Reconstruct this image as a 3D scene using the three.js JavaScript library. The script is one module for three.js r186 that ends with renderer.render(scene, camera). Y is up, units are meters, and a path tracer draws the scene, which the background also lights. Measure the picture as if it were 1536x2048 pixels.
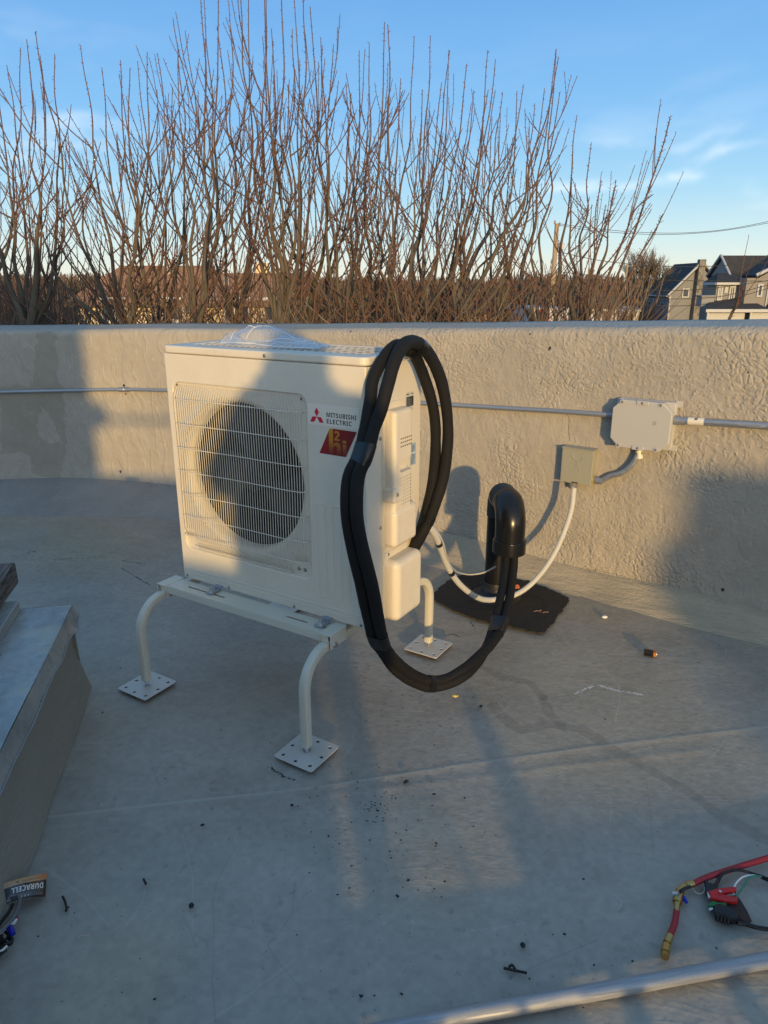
import * as THREE from 'three';
import { RoundedBoxGeometry } from 'three/addons/geometries/RoundedBoxGeometry.js';
import { MarchingCubes } from 'three/addons/objects/MarchingCubes.js';
import { Brush, Evaluator, SUBTRACTION } from 'three-bvh-csg';
import * as BGU from 'three/addons/utils/BufferGeometryUtils.js';

// ------------------------------------------------------------------ camera, sky, sun, exposure
const scene = new THREE.Scene();
const PITCH = 17.825 * Math.PI / 180, EYE = 1.4836, FPX = 1420;
const camera = new THREE.PerspectiveCamera(2 * Math.atan(1024 / FPX) * 180 / Math.PI, 0.75, 0.02, 2000);
camera.position.set(0, EYE, 0);
camera.rotation.set(-PITCH, 0, 0);
const renderer = new THREE.WebGLRenderer({ antialias: true });
renderer.toneMapping = THREE.LinearToneMapping;
renderer.toneMappingExposure = 1.36;
renderer.shadowMap.enabled = true;
renderer.setSize(768, 1024);

const SUN_EL = 7.0 * Math.PI / 180, SUN_AZ = 8.5 * Math.PI / 180;
const sunDir = new THREE.Vector3(Math.sin(SUN_AZ) * Math.cos(SUN_EL), Math.sin(SUN_EL), Math.cos(SUN_AZ) * Math.cos(SUN_EL));
const sun = new THREE.DirectionalLight(new THREE.Color().setRGB(1.0, 0.66, 0.26), 2.9);
sun.target.position.set(0, 0, -3); sun.position.copy(sunDir).multiplyScalar(30).add(sun.target.position);
sun.shadow.radius = 2.0; sun.shadow.mapSize.set(2048, 2048);
Object.assign(sun.shadow.camera, { left: -12, right: 12, top: 12, bottom: -12, near: 1, far: 90 });
scene.add(sun, sun.target);

// ------------------------------------------------------------------ noise
function rng(seed) { let a = seed >>> 0; return () => { a = (a + 0x6D2B79F5) | 0; let t = Math.imul(a ^ (a >>> 15), 1 | a); t = (t + Math.imul(t ^ (t >>> 7), 61 | t)) ^ t; return ((t ^ (t >>> 14)) >>> 0) / 4294967296; }; }
const NT = new Float32Array(65536); { const r = rng(77); for (let i = 0; i < 65536; i++) NT[i] = r(); }
const hsh = (x, y) => NT[((Math.imul(x, 374761393) + Math.imul(y, 668265263)) >>> 13) & 65535];
function vn(x, y) {
  const xi = Math.floor(x), yi = Math.floor(y); let fx = x - xi, fy = y - yi;
  fx = fx * fx * (3 - 2 * fx); fy = fy * fy * (3 - 2 * fy);
  const a = hsh(xi, yi), b = hsh(xi + 1, yi), c = hsh(xi, yi + 1), d = hsh(xi + 1, yi + 1);
  return a + (b - a) * fx + (c - a) * fy + (a - b - c + d) * fx * fy;
}
function fbm(x, y, o = 4) { let s = 0, a = 0.5, n = 0; for (let i = 0; i < o; i++) { s += a * vn(x, y); n += a; x = x * 2.03 + 17.3; y = y * 2.03 + 9.1; a *= 0.5; } return s / n; }
function worley(x, y) {
  const xi = Math.floor(x), yi = Math.floor(y); let f1 = 9, f2 = 9, id = 0;
  for (let j = -1; j <= 1; j++) for (let i = -1; i <= 1; i++) {
    const cx = xi + i, cy = yi + j, px = cx + hsh(cx * 3 + 11, cy * 5 + 7), py = cy + hsh(cx * 7 + 3, cy * 2 + 19);
    const d = Math.hypot(px - x, py - y);
    if (d < f1) { f2 = f1; f1 = d; id = hsh(cx + 91, cy + 37); } else if (d < f2) f2 = d;
  }
  return [f1, f2, id];
}
const clamp = (x, a = 0, b = 1) => Math.min(b, Math.max(a, x));
const sst = (a, b, x) => { const t = clamp((x - a) / (b - a)); return t * t * (3 - 2 * t); };
const lerp = (a, b, t) => a + (b - a) * t;
function tableAt(T, x) { if (x <= T[0][0]) return T[0][1]; for (let i = 1; i < T.length; i++) if (x <= T[i][0]) { const t = (x - T[i - 1][0]) / (T[i][0] - T[i - 1][0]); return lerp(T[i - 1][1], T[i][1], t); } return T[T.length - 1][1]; }

// ------------------------------------------------------------------ sky (computed equirect: blue evening air, pale horizon, thin cirrus, glow round the low sun)
{
  const W = 1536, H = 768, d = new Float32Array(W * H * 4);
  const R = [[-90, .10], [-8, .22], [0, .65], [1.2, .62], [3.2, .49], [6.5, .312], [11, .192], [18, .128], [32, .140], [60, .150], [90, .150]];
  const G = [[-90, .10], [-8, .22], [0, .64], [1.2, .66], [3.2, .64], [6.5, .54], [11, .418], [18, .322], [32, .305], [60, .285], [90, .275]];
  const B = [[-90, .10], [-8, .22], [0, .53], [1.2, .58], [3.2, .66], [6.5, .70], [11, .688], [18, .625], [32, .54], [60, .465], [90, .445]];
  for (let y = 0; y < H; y++) for (let x = 0; x < W; x++) {
    const el = ((y + .5) / H - .5) * Math.PI, az = ((x + .5) / W - .5) * 2 * Math.PI;
    const dx = Math.cos(el) * Math.cos(az), dy = Math.sin(el), dz = Math.cos(el) * Math.sin(az);
    const e = el * 180 / Math.PI; let r = tableAt(R, e), g = tableAt(G, e), b = tableAt(B, e);
    const c = clamp(dx * sunDir.x + dy * sunDir.y + dz * sunDir.z, -1, 1);
    const mie = Math.pow(Math.max(0, c), 3) * 1.25 + Math.pow(Math.max(0, c), 28) * 1.9 + Math.pow(Math.max(0, c), 300) * 6;
    const low = Math.exp(-Math.max(0, e) / 26);
    r += mie * 1.0 * low; g += mie * .80 * low; b += mie * .54 * low;
    if (e > 0 && e < 40) {                                   // cirrus streaks, the same all round
      const azd = az * 180 / Math.PI + 90;                    // 0 = straight ahead (-z), to the right positive
      const wx = azd * .16 + e * .12, wy = e * .85 - azd * .05 + fbm(azd * .11, e * .2, 3) * 2.2;
      let m = fbm(wx, wy, 5) * (0.55 + 0.45 * fbm(wx * 3, wy * 3, 3));
      m = sst(.33, .62, m) * sst(0, 3, e) * (1 - sst(14, 34, e));
      const big = sst(.42, .66, fbm(azd * .035 + 3.7, e * .09 + 1.2, 3));
      const bank = Math.exp(-Math.pow((e - 7.4) / 1.7, 2)) * sst(8, 15, azd) * (1 - sst(27, 31, azd)) + .5 * Math.exp(-Math.pow((e - 10) / 4, 2)) * sst(-30, -24, azd) * (1 - sst(-20, -14, azd));
      m *= .02 + .07 * big + .85 * bank; m = clamp(m) * .66;
      r = lerp(r, .86, m); g = lerp(g, .90, m); b = lerp(b, .93, m);
    }
    const o = (y * W + x) * 4; d[o] = r; d[o + 1] = g; d[o + 2] = b; d[o + 3] = 1;
  }
  const t = new THREE.DataTexture(d, W, H, THREE.RGBAFormat, THREE.FloatType);
  t.mapping = THREE.EquirectangularReflectionMapping; t.magFilter = THREE.LinearFilter; t.minFilter = THREE.LinearFilter; t.wrapS = THREE.RepeatWrapping; t.needsUpdate = true;
  scene.background = t; scene.environment = t; scene.environmentIntensity = 1;
}

// ------------------------------------------------------------------ helpers
const V = (x, y, z) => new THREE.Vector3(x, y, z);
const CP = Math.cos(PITCH), SP = Math.sin(PITCH);
function ray(px, py) { const a = (px - 768) / FPX, b = -(py - 1024) / FPX; return V(a, b * CP - SP, -b * SP - CP); }
const at = (px, py, z) => { const d = ray(px, py); const t = z / d.z; return V(d.x * t, EYE + d.y * t, z); };
const onY = (px, py, y = 0) => { const d = ray(px, py); const t = (y - EYE) / d.y; return V(d.x * t, y, d.z * t); };
const used = {};
function numbered(n) { const k = used[n] = (used[n] ?? -1) + 1; return k ? `${n}_${String(k).padStart(3, '0')}` : n; }
function tag(o, label, category, group, kind) { o.userData = {}; if (label) o.userData.label = label; if (category) o.userData.category = category; if (group) o.userData.group = group; if (kind) o.userData.kind = kind; return o; }
function thing(name, label, category, pos = [0, 0, 0], turn = 0, group) { const o = new THREE.Group(); o.name = numbered(name); o.position.set(...pos); o.rotation.y = turn; scene.add(o); return tag(o, label, category, group); }
function mk(name, geo, mat, parent = scene) {
  if (Array.isArray(geo)) geo = merge(geo);
  const m = new THREE.Mesh(geo, mat); m.name = parent === scene ? numbered(name) : name; parent.add(m); return m;
}
function structure(name, geo, mat, parent = scene) { const m = mk(name, geo, mat, parent); m.userData = { kind: 'structure' }; return m; }
function merge(list) { return BGU.mergeGeometries(list.map(g => { let q = g.index ? g.toNonIndexed() : g; for (const k of Object.keys(q.attributes)) if (!['position', 'normal', 'uv'].includes(k)) q.deleteAttribute(k); if (!q.attributes.uv) q.setAttribute('uv', new THREE.BufferAttribute(new Float32Array(q.attributes.position.count * 2), 2)); return q; })); }
const C = (r, g, b) => new THREE.Color().setRGB(r, g, b);
const std = (c, rough = .6, metal = 0, o = {}) => new THREE.MeshStandardMaterial({ color: Array.isArray(c) ? C(...c) : c, roughness: rough, metalness: metal, ...o });
function rbox(w, h, d, x = 0, y = 0, z = 0, r = .003, seg = 2) { return new RoundedBoxGeometry(w, h, d, seg, Math.min(r, w / 2.01, h / 2.01, d / 2.01)).translate(x, y, z); }
function cyl(r0, r1, h, x = 0, y = 0, z = 0, n = 20, open = false) { return new THREE.CylinderGeometry(r1, r0, h, n, 1, open).translate(x, y, z); }
function tube(pts, r, seg = 60, rad = 12, closed = false) { return new THREE.TubeGeometry(new THREE.CatmullRomCurve3(pts, closed, 'centripetal'), seg, r, rad, closed); }
function between(a, b, r, n = 10, r2 = r) { const d = b.clone().sub(a), L = d.length(); const g = new THREE.CylinderGeometry(r2, r, L, n).translate(0, L / 2, 0); g.applyQuaternion(new THREE.Quaternion().setFromUnitVectors(V(0, 1, 0), d.normalize())); return g.translate(a.x, a.y, a.z); }
function ext(shape, depth, bevel = 0, seg = 2, curve = 12) { return new THREE.ExtrudeGeometry(shape, { depth: Math.max(depth - 2 * bevel, 1e-4), bevelEnabled: bevel > 0, bevelSize: bevel, bevelThickness: bevel, bevelOffset: -bevel, bevelSegments: seg, curveSegments: curve }).translate(0, 0, bevel); }   // spans z 0..depth
const lay = (g, top) => g.rotateX(Math.PI / 2).translate(0, top, 0);   // shape (x, z) laid flat, its face at height top
function rrect(x0, y0, x1, y1, r, S = THREE.Shape) { const s = new S(); s.moveTo(x0 + r, y0); s.lineTo(x1 - r, y0); s.absarc(x1 - r, y0 + r, r, -Math.PI / 2, 0); s.lineTo(x1, y1 - r); s.absarc(x1 - r, y1 - r, r, 0, Math.PI / 2); s.lineTo(x0 + r, y1); s.absarc(x0 + r, y1 - r, r, Math.PI / 2, Math.PI); s.lineTo(x0, y0 + r); s.absarc(x0 + r, y0 + r, r, Math.PI, 1.5 * Math.PI); return s; }
function poly(pts, S = THREE.Shape) { const s = new S(); pts.forEach((p, i) => i ? s.lineTo(...p) : s.moveTo(...p)); s.closePath(); return s; }
function grid(nu, nv, fn) {                                      // fn(i, j) -> [x, y, z, u, v]
  const P = [], U = [], I = [];
  for (let j = 0; j <= nv; j++) for (let i = 0; i <= nu; i++) { const q = fn(i, j); P.push(q[0], q[1], q[2]); U.push(q[3], q[4]); }
  for (let j = 0; j < nv; j++) for (let i = 0; i < nu; i++) { const a = j * (nu + 1) + i, b = a + 1, c = a + nu + 1, d = c + 1; I.push(a, b, d, a, d, c); }
  const g = new THREE.BufferGeometry(); g.setAttribute('position', new THREE.Float32BufferAttribute(P, 3)); g.setAttribute('uv', new THREE.Float32BufferAttribute(U, 2)); g.setIndex(I); g.computeVertexNormals(); return g;
}
function dataTex(W, H, fn, srgb, wrap = THREE.RepeatWrapping) {   // fn(x, y, out) in 0..1 (linear when srgb, then encoded)
  const d = new Uint8Array(W * H * 4), o = [0, 0, 0];
  for (let y = 0; y < H; y++) for (let x = 0; x < W; x++) {
    fn(x, y, o); const k = (y * W + x) * 4;
    for (let i = 0; i < 3; i++) { const c = clamp(o[i]); d[k + i] = Math.round(255 * (srgb ? (c < .0031308 ? 12.92 * c : 1.055 * Math.pow(c, 1 / 2.4) - .055) : c)); }
    d[k + 3] = 255;
  }
  const t = new THREE.DataTexture(d, W, H); t.wrapS = t.wrapT = wrap; t.magFilter = THREE.LinearFilter; t.minFilter = THREE.LinearMipmapLinearFilter; t.generateMipmaps = true; if (srgb) t.colorSpace = THREE.SRGBColorSpace; t.needsUpdate = true; return t;
}
function canvasTex(w, h, draw) { const c = document.createElement('canvas'); c.width = w; c.height = h; draw(c.getContext('2d'), w, h); const t = new THREE.CanvasTexture(c); t.colorSpace = THREE.SRGBColorSpace; t.anisotropy = 8; return t; }
function inPoly(x, y, P) { let c = false; for (let i = 0, j = P.length - 1; i < P.length; j = i++) if ((P[i][1] > y) !== (P[j][1] > y) && x < (P[j][0] - P[i][0]) * (y - P[i][1]) / (P[j][1] - P[i][1]) + P[i][0]) c = !c; return c; }
function segDist(x, y, P) { let m = 1e9; for (let i = 1; i < P.length; i++) { const ax = P[i - 1][0], ay = P[i - 1][1], dx = P[i][0] - ax, dy = P[i][1] - ay; const t = clamp(((x - ax) * dx + (y - ay) * dy) / (dx * dx + dy * dy)); m = Math.min(m, Math.hypot(x - ax - dx * t, y - ay - dy * t)); } return m; }

// ------------------------------------------------------------------ parapet wall: plan curve and helpers
const planCurve = new THREE.CatmullRomCurve3([[-9, -5.2], [-5, -5.12], [-3.2, -5.09], [-2.3, -5.05], [-1.58, -4.88], [-.6, -4.39], [.46, -3.82], [1.1, -3.38], [1.6, -3.0], [2.6, -2.22], [4.6, -.65], [7.5, 1.6]].map(p => V(p[0], 0, p[1])), false, 'centripetal');
const PLN = 900, plan = planCurve.getSpacedPoints(PLN), PLEN = planCurve.getLength(), DS = PLEN / PLN;
const planN = plan.map((p, i) => { const a = plan[Math.max(0, i - 1)], b = plan[Math.min(PLN, i + 1)]; const t = b.clone().sub(a).normalize(); return V(-t.z, 0, t.x); });   // towards the roof
function wallAt(s) { const f = clamp(s / DS, 0, PLN - .001), i = Math.floor(f), k = f - i; return { p: plan[i].clone().lerp(plan[i + 1], k), n: planN[i].clone().lerp(planN[i + 1], k).normalize() }; }
function onWall(px, py, off = 0) {
  const d = ray(px, py);
  for (let i = 0; i < PLN; i++) {
    const a = plan[i].clone().addScaledVector(planN[i], off), b = plan[i + 1].clone().addScaledVector(planN[i + 1], off);
    const ex = b.x - a.x, ez = b.z - a.z, det = d.x * -ez + ex * d.z; if (Math.abs(det) < 1e-9) continue;
    const t = (a.x * -ez + ex * a.z) / det, k = (d.x * a.z - d.z * a.x) / det;
    if (k >= 0 && k <= 1 && t > 0) { const s = (i + k) * DS; return { s, y: EYE + d.y * t, p: V(d.x * t, EYE + d.y * t, d.z * t), n: planN[i].clone(), turn: Math.atan2(planN[i].x, planN[i].z) }; }
  }
  return null;
}
const tbl = (list) => list.map(q => { const w = onWall(...q); return [w.s, w.y]; });
const topT = tbl([[0, 661], [130, 660], [250, 658], [420, 657], [650, 657], [850, 658], [1000, 656], [1100, 655], [1300, 652], [1536, 652]]);
const cantT = tbl([[0, 958], [170, 955], [330, 966], [620, 1004], [930, 1070], [1080, 1112], [1220, 1148], [1330, 1170], [1450, 1198], [1536, 1225]]);
const cantW = [[-2.8, .62], [-1.6, .46], [.3, .30], [.9, .24], [1.3, .22], [1.7, .22]];
const S0 = onWall(0, 800).s - .25, S1 = onWall(1536, 900).s + .25, VLEN = 2.0;

// wall relief and paint, one texture for the whole stretch in view
const WT = 2048, HT = 640;
const wpoly = (list) => list.map(q => { const w = onWall(...q); return [w.s, w.y]; });
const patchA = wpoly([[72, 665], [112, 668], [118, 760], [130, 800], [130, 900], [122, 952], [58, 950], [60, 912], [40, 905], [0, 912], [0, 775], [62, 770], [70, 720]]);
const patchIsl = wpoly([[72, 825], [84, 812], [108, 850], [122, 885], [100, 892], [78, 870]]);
const sMid = onWall(760, 800).s, sL = onWall(170, 800).s, sR = onWall(1200, 900).s, sB = onWall(1380, 1050);
function reliefWall(s, v) {
  const wob = fbm(s * 9, v * 9, 3) * .05;
  const wx = s + (fbm(s * 14 + 5, v * 14, 2) - .5) * .035, wy = v + (fbm(s * 14, v * 14 + 40, 2) - .5) * .035;
  const [f1, f2] = worley(wx * 36, wy * 36), [g1, g2, gid] = worley(wx * 60 + 9, wy * 60);
  const right = sst(sL + .6, sMid + .9, s + (fbm(s * 3, v * 3, 2) - .5) * 1.4);
  const amt = .35 + .65 * sst(.38, .62, fbm(s * 2.3 + 7, v * 3.1, 3));
  const cell = sst(.0, .34, f2 - f1) * (.10 + .24 * sst(.45, .7, fbm(s * 5 + 3, v * 5, 2))) + (1 - Math.abs(fbm(wx * 30, wy * 26 + 5, 2) * 2 - 1) * 1.7) * .26;                                        // alligatored skin: plates with creases
  const fine = (fbm(s * 60, v * 60, 2) - .5) * .14;
  const blis = (gid > .62 ? 1 : .15) * sst(.42, .05, g1) * .34;
  let drape = Math.abs(fbm(s * 16 + wob * 30, v * 5 + s * 4, 4) - .5);               // draped wrinkles
  drape = 1 - sst(0, .13, drape);
  let h = .35 + (fbm(s * 3.3, v * 3.3, 3) - .5) * .5 + fine * .55;
  h += right * amt * (cell * .9 + blis * .8) + (1 - right) * drape * .26 + (1 - amt) * right * drape * .16;
  return h;
}
const wallBump = dataTex(WT, HT, (x, y, o) => {
  const s = S0 + (x + .5) / WT * (S1 - S0), v = (y + .5) / HT * VLEN;
  let h = reliefWall(s, v); const yy = v - .22;
  const e = (fbm(s * 10, v * 10, 3) - .5) * .09;
  if (inPoly(s + e, yy + e, patchA) && !inPoly(s + e, yy - e, patchIsl)) h = .42 + (fbm(s * 30, v * 30, 3) - .5) * .12;
  o[0] = o[1] = o[2] = clamp(h);
}, false, THREE.ClampToEdgeWrapping);
const bbox = (p, m) => { let a = 9, b = -9, c = 9, d = -9; for (const q of p) { a = Math.min(a, q[0]); b = Math.max(b, q[0]); c = Math.min(c, q[1]); d = Math.max(d, q[1]); } return [a - m, b + m, c - m, d + m]; };
const tarDots = [[1100, 696, .006], [1098, 699, .004], [248, 771, .008], [252, 788, .005], [241, 943, .008], [1445, 1180, .007], [1060, 668, .004], [700, 662, .004], [1496, 745, .004]].map(q => { const w = onWall(q[0], q[1]); return [w.s, w.y + .22, q[2]]; });
const cracks = [[[884, 1056], [902, 1066], [925, 1073], [950, 1082], [978, 1091]], [[1141, 882], [1137, 862], [1139, 840], [1133, 822]], [[1176, 1136], [1200, 1141], [1238, 1150], [1262, 1158]]].map(wpoly).map(p => [p.map(q => [q[0], q[1] + .22]), bbox(p.map(q => [q[0], q[1] + .22]), .02)]);
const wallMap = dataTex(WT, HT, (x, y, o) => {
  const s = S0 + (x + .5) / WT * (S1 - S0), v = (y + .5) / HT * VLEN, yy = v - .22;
  const m = fbm(s * 1.7, v * 2.3, 4), f = fbm(s * 26, v * 26, 4);
  const k = .86 + .22 * m + .16 * (f - .5);
  let r = .352 * k, g = .318 * k, b = .264 * k;
  const e = (fbm(s * 10, v * 10, 3) - .5) * .09, e2 = (fbm(s * 40 + 3, v * 40, 2) - .5) * .03;
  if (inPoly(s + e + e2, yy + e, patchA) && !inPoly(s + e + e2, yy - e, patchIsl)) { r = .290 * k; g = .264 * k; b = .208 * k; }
  for (const t of tarDots) if (Math.hypot(s - t[0], (v - t[1]) * .8) < t[2] * (.7 + f * .7)) { r = g = b = .015; }
  for (const [p, bb] of cracks) if (s > bb[0] && s < bb[1] && v > bb[2] && v < bb[3]) { const d = segDist(s + (f - .5) * .012, v + e2 * .5, p); if (d < .0030 * f + .0004) { r *= .45; g *= .45; b *= .45; } }
  const ch = fbm(s * 48 + 20, v * 90, 3); if (ch > .80) { r *= 1.25; g *= 1.25; b *= 1.25; }
  o[0] = r; o[1] = g; o[2] = b;
}, true, THREE.ClampToEdgeWrapping);
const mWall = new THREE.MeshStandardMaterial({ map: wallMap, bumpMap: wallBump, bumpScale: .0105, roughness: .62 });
{
  const wall = thing('parapet_wall', 'long tan coated parapet wall with cracked blistered skin behind the condenser', 'wall');
  const rows = [], NF = 46;
  const fnoise = (s, y) => (fbm(s * 1.6, y * 1.6 + 4, 3) - .5) * .030 + (fbm(s * 5, y * 5, 3) - .5) * .014;
  const g = grid(PLN, NF + 8 + 6 + 3, (i, j) => {
    const s = i * DS, p = plan[i], n = planN[i], Ht = tableAt(topT, s) + (fbm(s * 1.4, 3, 3) - .5) * .012, Hc = tableAt(cantT, s), R = .045;
    let off, y, v;
    if (j <= NF) { const t = j / NF; const lip = (fbm(s * 9, 2, 3) - .5) * .026; y = lerp(Hc - .012 + lip, Ht - R, t); off = fnoise(s, y) * sst(0, .10, y - Hc + .02) + .012 * (1 - sst(.0, .10, y - Hc)) * sst(.35, .55, fbm(s * 2, 6, 2)); v = y + .22; }
    else if (j <= NF + 8) { const a = (j - NF) / 8 * Math.PI / 2; y = Ht - R + Math.sin(a) * R; off = -R + Math.cos(a) * R + fnoise(s, Ht - R) * (1 - Math.sin(a)); v = Ht - R + .22 + a * R; }
    else if (j <= NF + 14) { const t = (j - NF - 8) / 6; y = Ht + .014 * t + (fbm(s * 6, t * 3, 3) - .5) * .014 * Math.sin(Math.PI * t); off = -R - t * .36; v = Ht + .25 + t * .3; }
    else { const t = (j - NF - 14) / 3; y = lerp(Ht + .013, -5.2, t * t); off = -R - .37; v = 1.9; }
    return [p.x + n.x * off, y, p.z + n.z * off, (s - S0) / (S1 - S0), v / VLEN];
  });
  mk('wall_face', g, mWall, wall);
  // the tapered strip along the wall's foot
  const NC = 14;
  const gc = grid(PLN, NC, (i, j) => {
    const s = i * DS, p = plan[i], n = planN[i], Hc = tableAt(cantT, s) + .004, Wc = tableAt(cantW, p.x) * (1 + (fbm(s * 2.2, 8, 3) - .5) * .3), t = j / NC;
    let off = Wc * (1 - t) + .006, y = -.012 + (Hc + .012) * Math.pow(t, 1.55);
    y += (fbm(s * 4, t * 3, 3) - .5) * .020 * Math.sin(Math.PI * t); if (j === NC) off = -.03;
    return [p.x + n.x * off, y, p.z + n.z * off, (s - S0) / (S1 - S0), t];
  });
  const cb = dataTex(1024, 512, (x, y, o) => { const a = x / 1024 * 16 * Math.PI; let h = .5 + (fbm(x * .02, y * .05, 4) - .5) * .7 + (fbm(x * .12, y * .12, 3) - .5) * .4; o[0] = o[1] = o[2] = h; });
  cb.repeat.set(4, .7);
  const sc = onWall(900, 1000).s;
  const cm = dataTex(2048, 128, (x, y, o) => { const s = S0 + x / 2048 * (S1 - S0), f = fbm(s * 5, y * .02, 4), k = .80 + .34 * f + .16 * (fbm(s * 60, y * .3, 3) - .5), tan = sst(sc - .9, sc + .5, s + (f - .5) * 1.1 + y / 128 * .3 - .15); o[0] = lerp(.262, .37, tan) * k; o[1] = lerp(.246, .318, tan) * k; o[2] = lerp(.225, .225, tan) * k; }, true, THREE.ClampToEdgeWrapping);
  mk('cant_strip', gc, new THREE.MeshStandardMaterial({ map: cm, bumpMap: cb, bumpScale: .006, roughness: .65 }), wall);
}

// ------------------------------------------------------------------ roof sheet
const RX0 = -2.9, RX1 = 2.2, RZ0 = -5.3, RZ1 = -.2, RT = 2048, RS = RX1 - RX0;
const gp = (list) => list.map(q => { const w = onY(q[0], q[1]); return [w.x, w.z]; });
const seamLine = gp([[-200, 1660], [0, 1640], [330, 1603], [640, 1570], [900, 1530], [1200, 1490], [1470, 1458], [1800, 1420]]);
const seamLine2 = gp([[100, 1645], [400, 1612], [700, 1580], [940, 1553], [1150, 1525], [1400, 1498]]);
const seamLine3 = gp([[-100, 1600], [200, 1585], [620, 1560]]);
const runs = [gp([[1085, 1390], [1100, 1425], [1128, 1450], [1165, 1455], [1215, 1490], [1290, 1530], [1380, 1580], [1440, 1625], [1536, 1678]]), gp([[985, 1408], [1005, 1430], [1040, 1456], [1075, 1452], [1090, 1442], [1120, 1448]]), gp([[960, 1330], [1010, 1352], [1060, 1362], [1085, 1392]])];
const hair = [gp([[470, 1690], [452, 1720], [432, 1760], [425, 1800], [428, 1860], [424, 1960], [430, 2040]]), gp([[590, 1755], [585, 1820], [560, 1860], [535, 1885], [550, 1912], [600, 1970]]), gp([[435, 1835], [480, 1848], [510, 1853]])];
const chalk = [gp([[1152, 1385], [1165, 1378], [1186, 1370]]), gp([[1198, 1368], [1230, 1378], [1284, 1387]])];
const grayPatch = gp([[80, 1068], [120, 1045], [190, 1040], [260, 1062], [300, 1085], [270, 1110], [190, 1115], [100, 1112], [70, 1100]]);
const tarSmear = [gp([[105, 1118], [190, 1113]]), gp([[245, 1120], [290, 1127]]), gp([[55, 1105], [62, 1099], [70, 1102]]), gp([[244, 1135], [285, 1160], [300, 1168]]), gp([[885, 1268], [905, 1264], [920, 1270]]), gp([[940, 1240], [950, 1253]]), gp([[540, 1530], [565, 1548], [590, 1556]])];
function roofH(x, z) {
  let h = (fbm(x * .9 + 3, z * .9, 3) - .5) * .016 + (fbm(x * 5, z * 5, 3) - .5) * .0022;
  const d1 = segDist(x, z, seamLine), d2 = segDist(x, z, seamLine2), d3 = segDist(x, z, seamLine3);
  h += .0022 * Math.exp(-d1 * d1 / .00010) + .0016 * Math.exp(-d2 * d2 / .00022) + .0012 * Math.exp(-d3 * d3 / .0003);
  return h - .006;
}
const roofBump = dataTex(RT, RT, (i, j, o) => {
  const x = RX0 + (i + .5) / RT * RS, z = RZ0 + (j + .5) / RT * RS;
  const w = fbm(x * 3, z * 3, 2) * 2;
  let h = .5 + (fbm(x * 22 + w, z * 42 + w, 4) - .5) * .42 + (fbm(x * 95, z * 120, 3) - .5) * .40;          // brushed coating
  const lane = Math.abs(fbm(x * 4 + z * 1.3, z * 26 - x * 3 + w * 2, 3) - .5); h += (1 - sst(0, .05, lane)) * .16 * sst(.5, .62, fbm(x * 1.1, z * 1.4, 2));
  for (const p of hair) if (segDist(x, z, p) < .0024) h -= .12;
  o[0] = o[1] = o[2] = h;
}, false, THREE.MirroredRepeatWrapping);
const srng = rng(61), scr = []; for (let i = 0; i < 70; i++) { const x = -1 + srng() * 2.6, z = -3.4 + srng() * 2.6, a = srng() * 6.28, l = .05 + .35 * srng() * srng(); scr.push([[x, z], [x + Math.cos(a) * l * .5 + .02 * srng(), z + Math.sin(a) * l * .5], [x + Math.cos(a) * l, z + Math.sin(a) * l]]); }
const damp = gp([[700, 1300], [790, 1285], [900, 1330], [960, 1400], [900, 1470], [780, 1480], [700, 1420]]);
const marks = [...scr.map((p, i) => [i % 3 ? 'pale' : 'hair', p, bbox(p, .01)]), ...runs.map(p => ['run', p, bbox(p, .06)]), ...chalk.map(p => ['chalk', p, bbox(p, .02)]), ...tarSmear.map(p => ['tar', p, bbox(p, .03)]), ...hair.map(p => ['hair', p, bbox(p, .02)])];
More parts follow.
